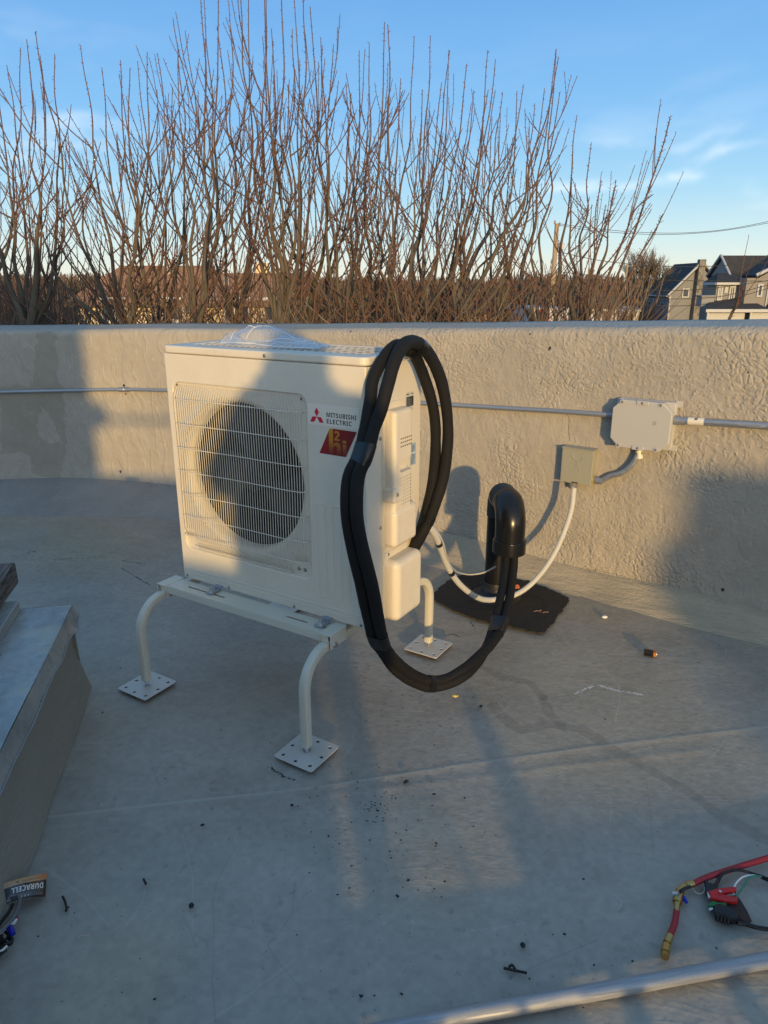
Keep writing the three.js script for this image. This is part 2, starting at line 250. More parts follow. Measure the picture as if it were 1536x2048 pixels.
const roofMap = dataTex(RT, RT, (i, j, o) => {
  const x = RX0 + (i + .5) / RT * RS, z = RZ0 + (j + .5) / RT * RS;
  const big = fbm(x * .8 + 11, z * .8, 4), mid = fbm(x * 4, z * 6, 4), fi = fbm(x * 60, z * 60, 3);
  let k = .76 + .38 * big + .26 * (mid - .5) + .30 * (fi - .5) + .14 * (fbm(x * 16, z * 22, 3) - .5), warm = sst(.45, .7, fbm(x * 1.3 + 40, z * 1.3, 3));
  let r = (.302 + .022 * warm) * k, g = (.281 + .006 * warm) * k, b = (.243 - .016 * warm) * k;
  const e = (fbm(x * 8, z * 8, 3) - .5) * .16;
  if (inPoly(x + e, z + e * .7, grayPatch)) { r = .315 * k; g = .285 * k; b = .215 * k; }
  if (x < 3) { const d1 = segDist(x, z, seamLine); if (d1 < .012) { const m = sst(.008, .002, d1 + (fi - .5) * .005) * (.12 + .5 * fbm(x * 3, z * 3, 2)); r = lerp(r, .46, m); g = lerp(g, .43, m); b = lerp(b, .36, m); } }
  for (const [kind, p, bb] of marks) {
    if (x < bb[0] || x > bb[1] || z < bb[2] || z > bb[3]) continue;
    const d = segDist(x, z, p);
    if (kind === 'run') { const w2 = .010 + .028 * fbm(x * 9 + 2, z * 9, 3); const m = sst(w2, w2 * .72, d + (fi - .5) * .006) * .17; r *= 1 - m; g *= 1 - m; b *= 1 - m; }
    else if (kind === 'chalk') { if (d < .004 + .004 * fi && vn(x * 260, z * 260) > .42) { r = .62; g = .6; b = .56; } }
    else if (kind === 'tar') { if (d < .007 * fbm(x * 30, z * 30, 2) && vn(x * 130, z * 130) > .35) { r = g = b = .03; } }
    else if (kind === 'pale') { if (d < .0014 + .0012 * fi) { r = lerp(r, .44, .35); g = lerp(g, .42, .35); b = lerp(b, .39, .35); } }
    else if (d < .0018) { r *= .86; g *= .86; b *= .86; }
  }
  const inD = inPoly(x + e, z + e, damp); const dr = worley(x * 24 + fbm(x * 30, z * 30, 2), z * 24); if (inD) { const q = worley(x * 34, z * 34); if (q[2] > .66 && q[0] < .30 * fi + .12) { r *= .80; g *= .80; b *= .80; } if (vn(x * 150, z * 150) > .95) { r = lerp(r, .5, .5); g = lerp(g, .48, .5); b = lerp(b, .44, .5); } }
  if (dr[2] > .90 && dr[0] < .10 + .22 * fi && fbm(x * 1.6 + 3, z * 1.6 + 8, 2) > .5) { r *= .84; g *= .84; b *= .84; }   // dried drips
  if (vn(x * 210, z * 210) > .972) { r *= .5; g *= .5; b *= .5; }
  if (vn(x * 190 + 9, z * 190) > .978) { r = lerp(r, .5, .5); g = lerp(g, .5, .5); b = lerp(b, .48, .5); }
  o[0] = r; o[1] = g; o[2] = b;
}, true, THREE.MirroredRepeatWrapping);
const mRoof = new THREE.MeshStandardMaterial({ map: roofMap, bumpMap: roofBump, bumpScale: .0022, roughness: .55 });
{
  const line = (a, b, lo, hi, n, m) => { const L = []; for (let i = 0; i <= m; i++) L.push(lerp(a, lo, i / m)); for (let i = 1; i <= n; i++) L.push(lerp(lo, hi, i / n)); for (let i = 1; i <= m; i++) L.push(lerp(hi, b, i / m)); return L; };
  const X = line(-9, 7.4, RX0, RX1, 380, 8), Z = line(-5.6, 9.5, -5.3, -.7, 420, 8);
  structure('flat_roof', grid(X.length - 1, Z.length - 1, (i, j) => [X[i], roofH(X[i], Z[Z.length - 1 - j]), Z[Z.length - 1 - j], (X[i] - RX0) / RS, (Z[Z.length - 1 - j] - RZ0) / RS]), mRoof);
}

// ------------------------------------------------------------------ street level ground
{
  const gm = dataTex(512, 512, (x, y, o) => { const k = .7 + .6 * fbm(x * .02, y * .02, 5); o[0] = .085 * k; o[1] = .075 * k; o[2] = .05 * k; }, true); gm.repeat.set(60, 60);
  structure('ground', new THREE.PlaneGeometry(1600, 1600).rotateX(-Math.PI / 2).translate(0, -5, 0), new THREE.MeshStandardMaterial({ map: gm, roughness: .95 }));
  structure('road', new THREE.BoxGeometry(240, .02, 7).translate(40, -4.985, -34), std([.06, .06, .062], .9));
}
// ------------------------------------------------------------------ materials shared by the equipment
const grime = dataTex(512, 512, (x, y, o) => { const k = .93 + .10 * fbm(x * .012, y * .012, 4) + .05 * (fbm(x * .15, y * .15, 3) - .5); o[0] = k; o[1] = k * .995; o[2] = k * .985; }, false);
const orange = dataTex(256, 256, (x, y, o) => { o[0] = o[1] = o[2] = fbm(x * .16, y * .16, 2); }, false); orange.repeat.set(6, 6);
const mIvory = new THREE.MeshPhysicalMaterial({ color: C(.655, .605, .505), map: grime, roughness: .42, bumpMap: orange, bumpScale: .00018, clearcoat: .15, clearcoatRoughness: .4 });
const mIvoryPlastic = new THREE.MeshStandardMaterial({ color: C(.655, .595, .48), map: grime, roughness: .5 });
const mStand = new THREE.MeshStandardMaterial({ color: C(.60, .575, .48), map: grime, roughness: .42 });
const mPlate = new THREE.MeshStandardMaterial({ color: C(.55, .545, .51), map: grime, roughness: .42, metalness: .15 });
const zincR = dataTex(256, 256, (x, y, o) => { const [, f, id] = worley(x * .09, y * .09); const k = .3 + .3 * id + .2 * fbm(x * .1, y * .1, 3); o[0] = o[1] = o[2] = k; }, false);
const zincC = dataTex(512, 512, (x, y, o) => { const [, , id] = worley(x * .06, y * .06); const k = .80 + .22 * id * fbm(x * .02, y * .02, 3) + .2 * (fbm(x * .05, y * .3, 3) - .5); o[0] = .58 * k; o[1] = .60 * k; o[2] = .63 * k; }, true);
const mZinc = new THREE.MeshStandardMaterial({ color: C(.70, .72, .74), map: zincC, roughnessMap: zincR, roughness: .95, metalness: .75 });
const mSteel = std([.58, .59, .60], .3, .9);
const mDark = std([.018, .018, .02], .7);
const mBlackFoam = new THREE.MeshPhysicalMaterial({ specularIntensity: .55, color: C(.0075, .0075, .0082), roughness: .7, bumpMap: orange, bumpScale: .0006 });
const mTape = std([.012, .012, .0135], .22);
const mBlackPlastic = new THREE.MeshPhysicalMaterial({ color: C(.008, .008, .009), roughness: .26, specularIntensity: .8 });
const mWhite = std([.72, .72, .70], .5);
const screwGeo = (() => new THREE.LatheGeometry([[0, .0035], [.003, .0033], [.0052, .002], [.006, 0]].map(p => new THREE.Vector2(...p)), 12).rotateX(Math.PI / 2))();
const mScrew = std([.30, .29, .27], .35, .9);

// ------------------------------------------------------------------ outdoor condenser
const YAW = -31.8 * Math.PI / 180, AC = V(-.4175, .3926, -2.3398);
const acU = V(Math.cos(YAW), 0, -Math.sin(YAW)), acN = V(Math.sin(YAW), 0, Math.cos(YAW));
const acP = (s, y, t) => AC.clone().addScaledVector(acU, s).addScaledVector(acN, t).setY(AC.y + y);
{
  const ac = thing('air_conditioner', 'big cream outdoor condenser with round fan grille standing on a steel frame', 'air conditioner', [AC.x, AC.y, AC.z], YAW);
  const L = -.428, Rr = .428, D = .338, FX0 = -.396, FX1 = .200, FY0 = .130, FY1 = .758, CX = -.103, CY = .443;
  // front panel with the square opening of the grille
  const fs = rrect(L, .0, Rr, .858, .006); fs.holes.push(rrect(FX0, FY0, FX1, FY1, .032, THREE.Path));
  const front = mk('front_panel', ext(fs, .018, .0055, 3).translate(0, 0, -.018), mIvory, ac);
  // raised ribs and lip pressed into the sheet
  const ribs = [];
  for (const [a, b, c, d] of [[.231, .078, .268, .412], [.294, .078, .329, .412], [.357, .078, .392, .412]]) { const s = rrect(a, b, c, d, .008); s.holes.push(rrect(a + .0042, b + .0042, c - .0042, d - .0042, .005, THREE.Path)); ribs.push(ext(s, .003, .0009, 2).translate(0, 0, -.0009)); }
  { const s = rrect(L + .02, .026, Rr - .03, .046, .008); s.holes.push(rrect(L + .024, .030, Rr - .034, .042, .005, THREE.Path)); ribs.push(ext(s, .003, .0009, 2).translate(0, 0, -.0009)); }
  mk('pressed_rib', ribs, mIvory, front);
  for (const [x, y] of [[-.408, .012], [.402, .012], [-.19, .010], [.12, .010]]) mk('screw', screwGeo.clone().translate(x, y, .0002), mScrew, front);
  // return of the front panel along the right flank, then the flank itself, the left flank, base
  const zy = (pts) => poly(pts.map(q => [-q[0], q[1]]));           // shape in (-z, y), turned to face +x below
  const flank = (pts, x, th) => ext(zy(pts), th, .0012, 2).rotateY(Math.PI / 2).translate(x, 0, 0);
  mk('front_return', flank([[-.0135, .002], [-.0135, .857], [-.0885, .857], [-.0885, .002]], Rr - .0032, .003), mIvory, ac);
  const flankP = mk('right_panel', flank([[-.0912, .002], [-.0912, .857], [-D, .857], [-D, .002]], Rr - .0036, .003), mIvory, ac);
  mk('left_panel', flank([[-.0135, .002], [-.0135, .857], [-D, .857], [-D, .002]], L + .0006, .003), mIvory, ac);
  mk('base_pan', rbox(.848, .018, D - .012, 0, .006, -D / 2 - .004, .004), mIvory, ac);
  mk('rear_post', rbox(.03, .84, .012, Rr - .02, .43, -D + .002, .003), mIvory, ac);
  for (const [y, z] of [[.335, -.03], [.03, -.03], [.63, -.03]]) mk('screw', screwGeo.clone().rotateY(Math.PI / 2).translate(Rr + .0006, y, z - .05), mScrew, flankP);
  // grille frame (sunk 7 mm) with bell mouth
  const gs = rrect(FX0 - .004, FY0 - .004, FX1 + .004, FY1 + .004, .03); { const h = new THREE.Path(); h.absarc(CX, CY, .283, 0, Math.PI * 2, true); gs.holes.push(h); }
  const frame = mk('grille_frame', ext(gs, .004, .0012, 2, 64).translate(0, 0, -.0145), mIvory, ac);
  const bell = []; for (let i = 0; i <= 14; i++) { const a = i / 14 * Math.PI / 2; bell.push(new THREE.Vector2(.285 - .025 * Math.sin(a), -.0145 - .030 * (1 - Math.cos(a)))); } bell.push(new THREE.Vector2(.260, -.066));
  mk('bell_mouth', new THREE.LatheGeometry(bell, 96).rotateX(Math.PI / 2).translate(CX, CY, 0), new THREE.MeshStandardMaterial({ color: C(.66, .61, .50), roughness: .5, side: THREE.DoubleSide }), ac);
  mk('wind_cover_corner', [new THREE.CylinderGeometry(.001, .07, .0018, 3).rotateX(Math.PI / 2).rotateZ(.5).translate(.138, .705, -.0085)], mIvory, frame);
  for (const [x, y] of [[.142, .156], [.168, .156]]) mk('screw', screwGeo.clone().scale(1.15, 1.15, 1).translate(x, y, -.0085), mScrew, frame);
  for (const [x, y] of [[-.381, .747], [.178, .742]]) mk('screw_hole', new THREE.CylinderGeometry(.0038, .0038, .003, 12).rotateX(Math.PI / 2).translate(x, y, -.0085), mDark, frame);
  // added dark liner hiding the sunlit panel inside; fan and what is behind it
  mk('dark_liner', new THREE.LatheGeometry([[.2605, -.062], [.268, -.066], [.268, -.30]].map(p => new THREE.Vector2(...p)), 72).rotateX(Math.PI / 2).translate(CX, CY, 0), std([.018, .02, .022], .7, 0, { side: THREE.DoubleSide }), ac);
  const fan = mk('fan', new THREE.LatheGeometry([[0, .022], [.03, .021], [.05, .014], [.062, -.004], [.062, -.06]].map(p => new THREE.Vector2(...p)), 40).rotateX(Math.PI / 2).translate(CX, CY, -.068), std([.014, .0145, .016], .6), ac);
  const mBlade = new THREE.MeshStandardMaterial({ color: C(.016, .018, .021), roughness: .5, side: THREE.DoubleSide });
  for (let b = 0; b < 3; b++) {
    const bl = grid(14, 10, (i, j) => { const r = lerp(.058, .248, j / 10), t = i / 14, a0 = b * Math.PI * 2 / 3 + .5 + j / 10 * .35, a = a0 + t * (1.35 + .15 * j / 10); return [CX + Math.cos(a) * r, CY + Math.sin(a) * r, -.135 + .065 * t + .008 * Math.sin(t * Math.PI), i / 14, j / 10]; });
    mk('fan_blade', bl, mBlade, fan);
  }
  const finTex = dataTex(256, 128, (x, y, o) => { const k = (x % 4 < 2 ? .024 : .008) * (y % 32 < 4 ? .5 : 1) * (.7 + .5 * vn(x * .3, y * .05)); o[0] = k; o[1] = k * 1.02; o[2] = k * 1.06; }, true); finTex.repeat.set(2, 1);
  mk('rear_coil', [rbox(.80, .82, .03, -.0, .43, -D + .02, .002)], new THREE.MeshStandardMaterial({ map: finTex, roughness: .6 }), ac);
  mk('partition', rbox(.004, .80, .25, .212, .43, -.16, .001), mDark, ac);
  // wire guard
  const wires = [], z0 = .012, wr = .00135;
  const yTop = .746, N = 53;
  for (let i = 0; i < N; i++) {
    const x = lerp(-.386, .186, i / (N - 1)); const yb = x < -.338 ? .178 : x < .122 ? .137 : .190;
    const pts = [V(x, yTop + .004, -.006), V(x, yTop, z0 - .006), V(x, yTop - .012, z0), V(x, (yTop + yb) / 2, z0), V(x, yb + .012, z0), V(x, yb, z0 - .006), V(x, yb - .003, -.006)];
    wires.push(new THREE.TubeGeometry(new THREE.CatmullRomCurve3(pts, false, 'centripetal'), 12, wr, 5));
  }
  const gw = mk('guard_wires', wires, mIvory, ac); gw.userData = { kind: 'stuff' };
  for (const y of [.703, .690 - .088 + .012, .527, .440, .353, .266, .190]) {
    const x1 = .188;
    mk('cross_wire', tube([V(-.394, y, -.005), V(-.392, y, z0 - .005), V(-.385, y, z0 + .003), V(-.1, y, z0 + .0032), V(x1 - .012, y, z0 + .003), V(x1 + .001, y, z0 - .004), V(x1 + .002, y, -.006)], .0017, 40, 6), mIvory, ac);
  }
  mk('cross_wire', tube([V(-.34, .148, z0 + .002), V(.12, .148, z0 + .002)], .0017, 4, 6), mIvory, ac);
  // top panel with overhanging lip and the sunk grid field
  const ts = rrect(L - .002, -D, Rr + .003, .004, .026); ts.holes.push(rrect(L + .055, -D + .018, Rr - .055, -.085, .02, THREE.Path));
  const top = mk('top_panel', lay(ext(ts, .026, .006, 3, 16), .8855), mIvory, ac);
  mk('screw', screwGeo.clone().translate(.044, .872, .0046), mScrew, top);
  const foil = dataTex(512, 128, (x, y, o) => { const k = .03 + .45 * sst(.55, .75, fbm(x * .09, y * .05, 4)); o[0] = k * .85; o[1] = k * .95; o[2] = k * 1.08; }, true);
  mk('top_insert', rbox(.742, .01, .232, 0, .8788, -.202, .002), new THREE.MeshStandardMaterial({ map: foil, roughness: .25, metalness: .3 }), ac);
  const bars = []; for (let i = 0; i < 26; i++) bars.push(rbox(.0045, .0014, .228, -.36 + i * .0288, .8843, -.205, .0005, 1)); for (let i = 0; i < 5; i++) bars.push(rbox(.74, .0016, .005, 0, .8846, -.115 - i * .047, .0005, 1));
  const tg = mk('top_grid', bars, mIvory, ac); tg.userData = { kind: 'stuff' };
  // terminal cover on the right flank
  const xs = (pts, depth, bev) => ext(poly(pts), depth, bev, 4);
  const block = (z0_, z1_, y0, y1, o, r) => new RoundedBoxGeometry(o * 2, y1 - y0, Math.abs(z1_ - z0_), 4, r).translate(Rr, (y0 + y1) / 2, (z0_ + z1_) / 2);
  const csg = new Evaluator(); csg.attributes = ['position', 'normal', 'uv'];
  const brush = (g) => { const q = new Brush(g.index ? g.toNonIndexed() : g); q.updateMatrixWorld(); return q; };
  const hollow = csg.evaluate(brush(block(-.100, -.214, .300, .716, .042, .015)), brush(new RoundedBoxGeometry(.05, .040, .11, 3, .008).translate(Rr + .043, .533, -.188)), SUBTRACTION).geometry;
  const cov = mk('terminal_cover', [hollow, block(-.096, -.245, .262, .392, .047, .018)], mIvoryPlastic, ac);
  mk('cover_flange', [block(-.094, -.232, .262, .738, .004, .003)], mIvoryPlastic, cov);
  mk('thumb_notch', [block(-.093, -.150, .418, .470, .046, .010)], mIvoryPlastic, cov);
  mk('screw', screwGeo.clone().rotateY(Math.PI / 2).translate(Rr + .0472, .447, -.108), mScrew, cov);
  const slots = []; for (let r = 0; r < 3; r++) for (let c = 0; c < 6; c++) slots.push(rbox(.002, .0045, .0075, Rr + .0418, .598 + r * .0125, -.138 - c * .0125, .0008, 1));
  for (let r = 0; r < 9; r++) for (let c = 0; c < 7; c++) if (!(r < 3 && c < 1)) slots.push(rbox(.002, .0055, .0055, Rr + .0410, .405 + r * .0112, -.134 - c * .0112, .0008, 1));
  mk('vent_slots', slots, std([.09, .08, .065], .8), cov).userData = { kind: 'stuff' };
  // valve cover
  const vc = []; vc.push(new RoundedBoxGeometry(.12, .222, .176, 5, .026).translate(Rr - .006, .103, -.190));
  const vcover = mk('valve_cover', vc, mIvoryPlastic, ac);
  mk('cover_flange', [block(-.094, -.252, -.002, .236, .003, .003)], mIvoryPlastic, vcover);
  mk('screw', screwGeo.clone().rotateY(Math.PI / 2).translate(Rr + .003, .228, -.125), mScrew, vcover);
  // stickers
  const rp = new THREE.PlaneGeometry(.05, .062).rotateY(Math.PI / 2).translate(Rr + .0015, .722, -.262);
  mk('rating_label', rp, std(0xffffff, .4, 0, { map: canvasTex(160, 200, (g, w, h) => { g.fillStyle = '#b9bab4'; g.fillRect(0, 0, w, h); g.fillStyle = '#2a2c2e'; g.fillRect(6, 46, w - 12, 104); g.fillStyle = '#8d9092'; for (let i = 0; i < 6; i++) g.fillRect(14, 58 + i * 15, 60 + (i * 37) % 70, 4); g.fillStyle = '#333'; g.fillRect(12, 14, 46, 12); g.fillRect(104, 14, 40, 10); for (let i = 0; i < 3; i++) g.fillRect(12, 162 + i * 12, 90 + (i * 23) % 40, 3); }) }), ac);
  mk('warning_label', new THREE.PlaneGeometry(.036, .075).rotateY(Math.PI / 2).translate(Rr + .0015, .540, -.288), std(0xffffff, .4, 0, { map: canvasTex(96, 200, (g, w, h) => { g.fillStyle = '#93a9bd'; g.fillRect(0, 0, w, h); g.fillStyle = '#31414f'; for (let i = 0; i < 13; i++) if (i !== 5) g.fillRect(10, 14 + i * 14, 40 + (i * 29) % 34, 5); g.fillStyle = '#d5dde2'; g.fillRect(8, 84, 78, 8); }) }), ac);
  mk('notice_label', new THREE.PlaneGeometry(.034, .05).rotateY(Math.PI / 2).translate(Rr + .0016, .232, -.283), std(0xffffff, .4, 0, { map: canvasTex(100, 150, (g, w, h) => { g.fillStyle = '#d9cda9'; g.fillRect(0, 0, w, h); g.fillStyle = '#5f5a4c'; for (let i = 0; i < 11; i++) g.fillRect(8, 10 + i * 12, 50 + (i * 31) % 34, 4); }) }), ac);
  // maker's sticker: a pale film with three red diamonds and two lines of type
  mk('logo_sticker', new THREE.PlaneGeometry(.194, .066).translate(.306, .702, .0006), new THREE.MeshStandardMaterial({ color: 0xffffff, roughness: .32, map: canvasTex(1164, 396, (g, w, h) => {
    g.fillStyle = '#dbd5c6'; g.fillRect(0, 0, w, h);
    const X = x => (x - .209) / .194 * w, Y = y => (.735 - y) / .066 * h;
    g.fillStyle = '#c8102e';
    const dia = (p) => { g.beginPath(); p.forEach((q, i) => i ? g.lineTo(X(q[0]), Y(q[1])) : g.moveTo(X(q[0]), Y(q[1]))); g.closePath(); g.fill(); };
    const cx = .2435, cy = .694, a = .0168, hgt = .0292;
    dia([[cx, cy], [cx - a * .5 - .0005, cy + hgt * .5], [cx, cy + hgt], [cx + a * .5 + .0005, cy + hgt * .5]]);
    dia([[cx, cy], [cx - a, cy], [cx - a * 1.6, cy - hgt * .6], [cx - a * .62, cy - hgt * .6]]);
    dia([[cx, cy], [cx + a, cy], [cx + a * 1.6, cy - hgt * .6], [cx + a * .62, cy - hgt * .6]]);
    g.fillStyle = '#141414'; g.font = 'bold 118px sans-serif'; g.textBaseline = 'alphabetic';
    const fit = (t, x0, y0, wd) => { g.save(); const m = g.measureText(t).width; g.translate(x0, y0); g.scale(wd / m, 1); g.fillText(t, 0, 0); g.restore(); };
    fit('MITSUBISHI', X(.2795), Y(.697), X(.394) - X(.2795)); fit('ELECTRIC', X(.2795), Y(.6765), X(.377) - X(.2795));
  }) }), ac);
  // slanted red heat badge
  const hs = poly([[.250, .5785], [.352, .5775], [.3945, .661], [.2925, .6625]]); const hg = new THREE.ShapeGeometry(hs);
  { const p = hg.attributes.position, u = hg.attributes.uv; for (let i = 0; i < p.count; i++) u.setXY(i, (p.getX(i) - .25) / .145, (p.getY(i) - .577) / .086); }
  mk('badge', hg.translate(0, 0, .0007), new THREE.MeshStandardMaterial({ color: 0xffffff, roughness: .3, map: canvasTex(870, 516, (g, w, h) => {
    const gr = g.createLinearGradient(0, 0, w, h); gr.addColorStop(0, '#9c1212'); gr.addColorStop(.55, '#7a0a0e'); gr.addColorStop(1, '#5d0a0c'); g.fillStyle = gr; g.fillRect(0, 0, w, h);
    const gg = g.createLinearGradient(0, 0, 0, h); gg.addColorStop(0, '#b8861f'); gg.addColorStop(.45, '#b07a18'); gg.addColorStop(1, '#6d1f10'); g.fillStyle = gg;
    const X = k => k * w, Y = k => k * h, R = (x0, y0, x1, y1) => g.fillRect(X(x0), Y(y0), X(x1 - x0), Y(y1 - y0));
    R(.265, .0, .375, 1.0);                                            // tall stem
    g.beginPath(); g.moveTo(X(.375), Y(.60)); g.bezierCurveTo(X(.42), Y(.46), X(.575), Y(.46), X(.575), Y(.66)); g.lineTo(X(.575), Y(1)); g.lineTo(X(.475), Y(1)); g.lineTo(X(.475), Y(.70)); g.bezierCurveTo(X(.475), Y(.60), X(.40), Y(.60), X(.375), Y(.72)); g.closePath(); g.fill();
    R(.625, .54, .72, 1.0); R(.625, .40, .72, .49);
    g.font = 'bold 250px sans-serif'; g.fillText('2', X(.40), Y(.43));
  }) }), ac);
  for (const m of ac.children) if (['logo_sticker', 'badge'].includes(m.name)) m.userData.label = m.name === 'badge' ? 'slanted dark red badge with golden h2i lettering' : 'pale sticker with three red diamonds and black lettering';
}

// clear plastic bag lying crumpled on top of the condenser
{
  const b = thing('plastic_bag', 'crumpled clear plastic bag lying on top of the condenser', 'plastic bag', [AC.x, AC.y + .8885, AC.z], YAW);
  const mFilm = new THREE.MeshPhysicalMaterial({ color: C(.93, .95, .98), roughness: .10, transmission: .86, thickness: 0, ior: 1.3, side: THREE.DoubleSide });
  const mCrease = new THREE.MeshPhysicalMaterial({ color: C(.86, .89, .93), roughness: .12, transmission: .35, thickness: 0, ior: 1.45 });
  const film = (s, t, x0, x1, zc, hw, hgt, pk, ph) => {
    const ridge = s < pk ? .50 * sst(0, .10, s) + .50 * sst(0, pk, s) : Math.pow(clamp(1 - (s - pk) / (1 - pk)), 1.1), w = hw * (.55 + .45 * Math.sin(Math.PI * clamp(s * .9 + .08)));
    const fold = Math.abs(vn(s * 6 + t * 2 + ph, t * 3 + s * 2) - .5) * 2, cr = Math.abs(vn(s * 13 - t * 5, t * 6 + s * 3 + ph) - .5) * 2;
    const pr = Math.pow(Math.max(0, Math.sin(Math.PI * t)), .6);
    return V(lerp(x0, x1, s) + .008 * (vn(t * 5, s * 4 + ph) - .5), .002 + pr * (hgt * ridge * (.82 + .3 * (1 - fold)) + .006 * (1 - cr)), zc + (t - .5) * 2 * w * (.88 + .24 * vn(s * 7 + ph, t * 2)));
  };
  const sheet = (N, M, ...a) => grid(N, M, (i, j) => { const p = film(i / N, j / M, ...a); return [p.x, p.y, p.z, i / N, j / M]; });
  const A1 = [-.252, .176, -.160, .105, .060, .36, 0], A2 = [-.05, .168, -.150, .050, .030, .30, 7], A3 = [-.258, -.185, -.135, .055, .032, .45, 13];
  mk('bag_film', sheet(64, 28, ...A1), mFilm, b); mk('inner_fold', sheet(36, 14, ...A2), mFilm, b); mk('rolled_end', sheet(20, 14, ...A3), mFilm, b);
  const line = (fn, r) => tube(Array.from({ length: 22 }, (_, i) => { const p = film(...fn(i / 21), ...A1); p.y += .0008; return p; }), r, 44, 6);
  const creases = [line(k => [.03 + .93 * k, .985], .0016), line(k => [.36 + .62 * k, .52 + .1 * k], .0012), line(k => [.04 + .30 * k, .62 - .12 * k], .0012), line(k => [.36, .1 + .85 * k], .0011), line(k => [.10 + .06 * k, .35 + .6 * k], .0013), line(k => [.55 + .3 * k, .92 - .35 * k], .0011)];
  for (const c of creases) mk('crease', c, mCrease, b);
}

// ------------------------------------------------------------------ steel stand under the condenser
{
  const st = thing('equipment_stand', 'cream steel tube stand with four bent legs on square foot plates', 'stand', [AC.x, 0, AC.z], YAW);
  const SX = [-.457, .318], ZF = .206, ZR = -.620 - .02, H = .345, TB = .030;
  // bent square tube leg swept along its path
  function sweptLeg(sx, dir) {                                     // dir +1 front, -1 rear; path in (z, y)
    const zf = dir > 0 ? ZF : ZR, path = [], Rb = .115, y0 = .030;
    path.push([zf, y0, 0]); for (let i = 0; i <= 4; i++) path.push([zf, lerp(y0, H - Rb, i / 4), 0]);
    for (let i = 1; i <= 10; i++) { const a = i / 10 * Math.PI / 2; path.push([zf - dir * (Rb - Rb * Math.cos(a)), H - Rb + Rb * Math.sin(a), a]); }
    path.push([dir > 0 ? -.20 : -.21, H, Math.PI / 2]);
    const ring = []; const r = .005, hw = TB / 2; for (const [cx, cy, a0] of [[1, 1, 0], [-1, 1, 1], [-1, -1, 2], [1, -1, 3]]) for (let k = 0; k <= 2; k++) { const a = (a0 + k / 2) * Math.PI / 2; ring.push([cx * (hw - r) + Math.cos(a) * r, cy * (hw - r) + Math.sin(a) * r]); }
    const n = ring.length;
    return BGU.toCreasedNormals(grid(n, path.length - 1, (i, j) => { const [z, y, a] = path[j], q = ring[i % n]; const nz = Math.cos(a) * dir, ny = Math.sin(a); return [sx + q[0], y + q[1] * ny, z + q[1] * nz, i / n, j * .1]; }), .6);
  }
  const plateShape = rrect(-.0785, -.0785, .0785, .0785, .009);
  for (const [a, b] of [[-.055, -.055], [.055, -.055], [-.055, .055], [.055, .055], [0, .06], [0, -.06], [.06, 0], [-.06, 0]]) { const h = new THREE.Path(); h.absarc(a, b, .0062, 0, Math.PI * 2, true); plateShape.holes.push(h); }
  const plateGeo = lay(ext(plateShape, .004, .0012, 2), .004);
  const padGeo = rbox(.152, .005, .152, 0, .0015, 0, .002);
  for (const sx of SX) for (const dir of [1, -1]) {
    const z = dir > 0 ? ZF : ZR;
    const leg = mk('leg', sweptLeg(sx, dir), mStand, st);
    mk('levelling_bolt', [cyl(.006, .006, .03, sx, .020, z, 14), cyl(.0115, .0115, .008, sx, .0265, z, 6), cyl(.011, .013, .004, sx, .0125, z, 16)], mSteel, leg);
    const pl = mk('foot_plate', plateGeo.clone().translate(sx, .006, z), mPlate, st);
    mk('rubber_pad', padGeo.clone().translate(sx, .0025, z), mDark, pl);
  }
  // cross beams: folded channels with long slots
  function beam(z0, z1) {
    const s = rrect(SX[0] - .012, z0, SX[1] + .012, z1, .004); const zc = (z0 + z1) / 2;
    for (const [a, b] of [[-.36, -.17], [.12, .215], [.25, .30]]) s.holes.push(rrect(a, zc - .005, b, zc + .005, .0049, THREE.Path));
    const g = [lay(ext(s, .003, .0008, 2), .3845)];
    g.push(rbox(SX[1] - SX[0] + .022, .026, .0022, (SX[0] + SX[1]) / 2, .3685, z1 + .0008, .001)); g.push(rbox(SX[1] - SX[0] + .022, .026, .0022, (SX[0] + SX[1]) / 2, .3685, z0 - .0008, .001));
    g.push(rbox(SX[1] - SX[0] + .022, .0022, .012, (SX[0] + SX[1]) / 2, .3566, z1 - .007, .001));
    return g;
  }
  mk('cross_beam', beam(.006, .084), mStand, st); mk('cross_beam', beam(-.40, -.322), mStand, st);
  // saddle ends hooking the beams over the legs, with their bolts
  for (const sx of SX) for (const [z, k] of [[.045, 1], [-.361, -1]]) {
    const e = mk('saddle', [rbox(.046, .0025, .098, sx, .3862, z, .001), rbox(.0025, .050, .092, sx - .0222, .361, z, .001), rbox(.0025, .050, .092, sx + .0222, .361, z, .001)], mStand, st);
    mk('bolt', [cyl(.0085, .0085, .006, 0, 0, 0, 6).rotateZ(Math.PI / 2).translate(sx + .027, .345, z + .02), cyl(.011, .011, .002, 0, 0, 0, 16).rotateZ(Math.PI / 2).translate(sx + .0243, .345, z + .02)], mSteel, e);
    mk('bolt', [cyl(.0085, .0085, .006, 0, 0, 0, 6).rotateZ(Math.PI / 2).translate(sx - .027, .345, z + .02)], mSteel, e);
  }
  // zinc clamps holding the condenser feet
  for (const x of [-.238, .268]) for (const z of [.04, -.362]) {
    const sg = z > 0 ? 1 : -1;
    const c = mk('clamp', [rbox(.034, .0035, .05, x, .3895, z - sg * .004, .0015), rbox(.034, .014, .0035, x, .394, z - sg * .030, .0015), rbox(.034, .0035, .02, x, .4005, z - sg * .040, .0015)], mZinc, st);
    mk('bolt', [cyl(.009, .009, .007, x, .3955, z + sg * .006, 6), cyl(.013, .013, .002, x, .3922, z + sg * .006, 18), cyl(.005, .005, .016, x, .402, z + sg * .006, 10)], mSteel, c);
  }
}
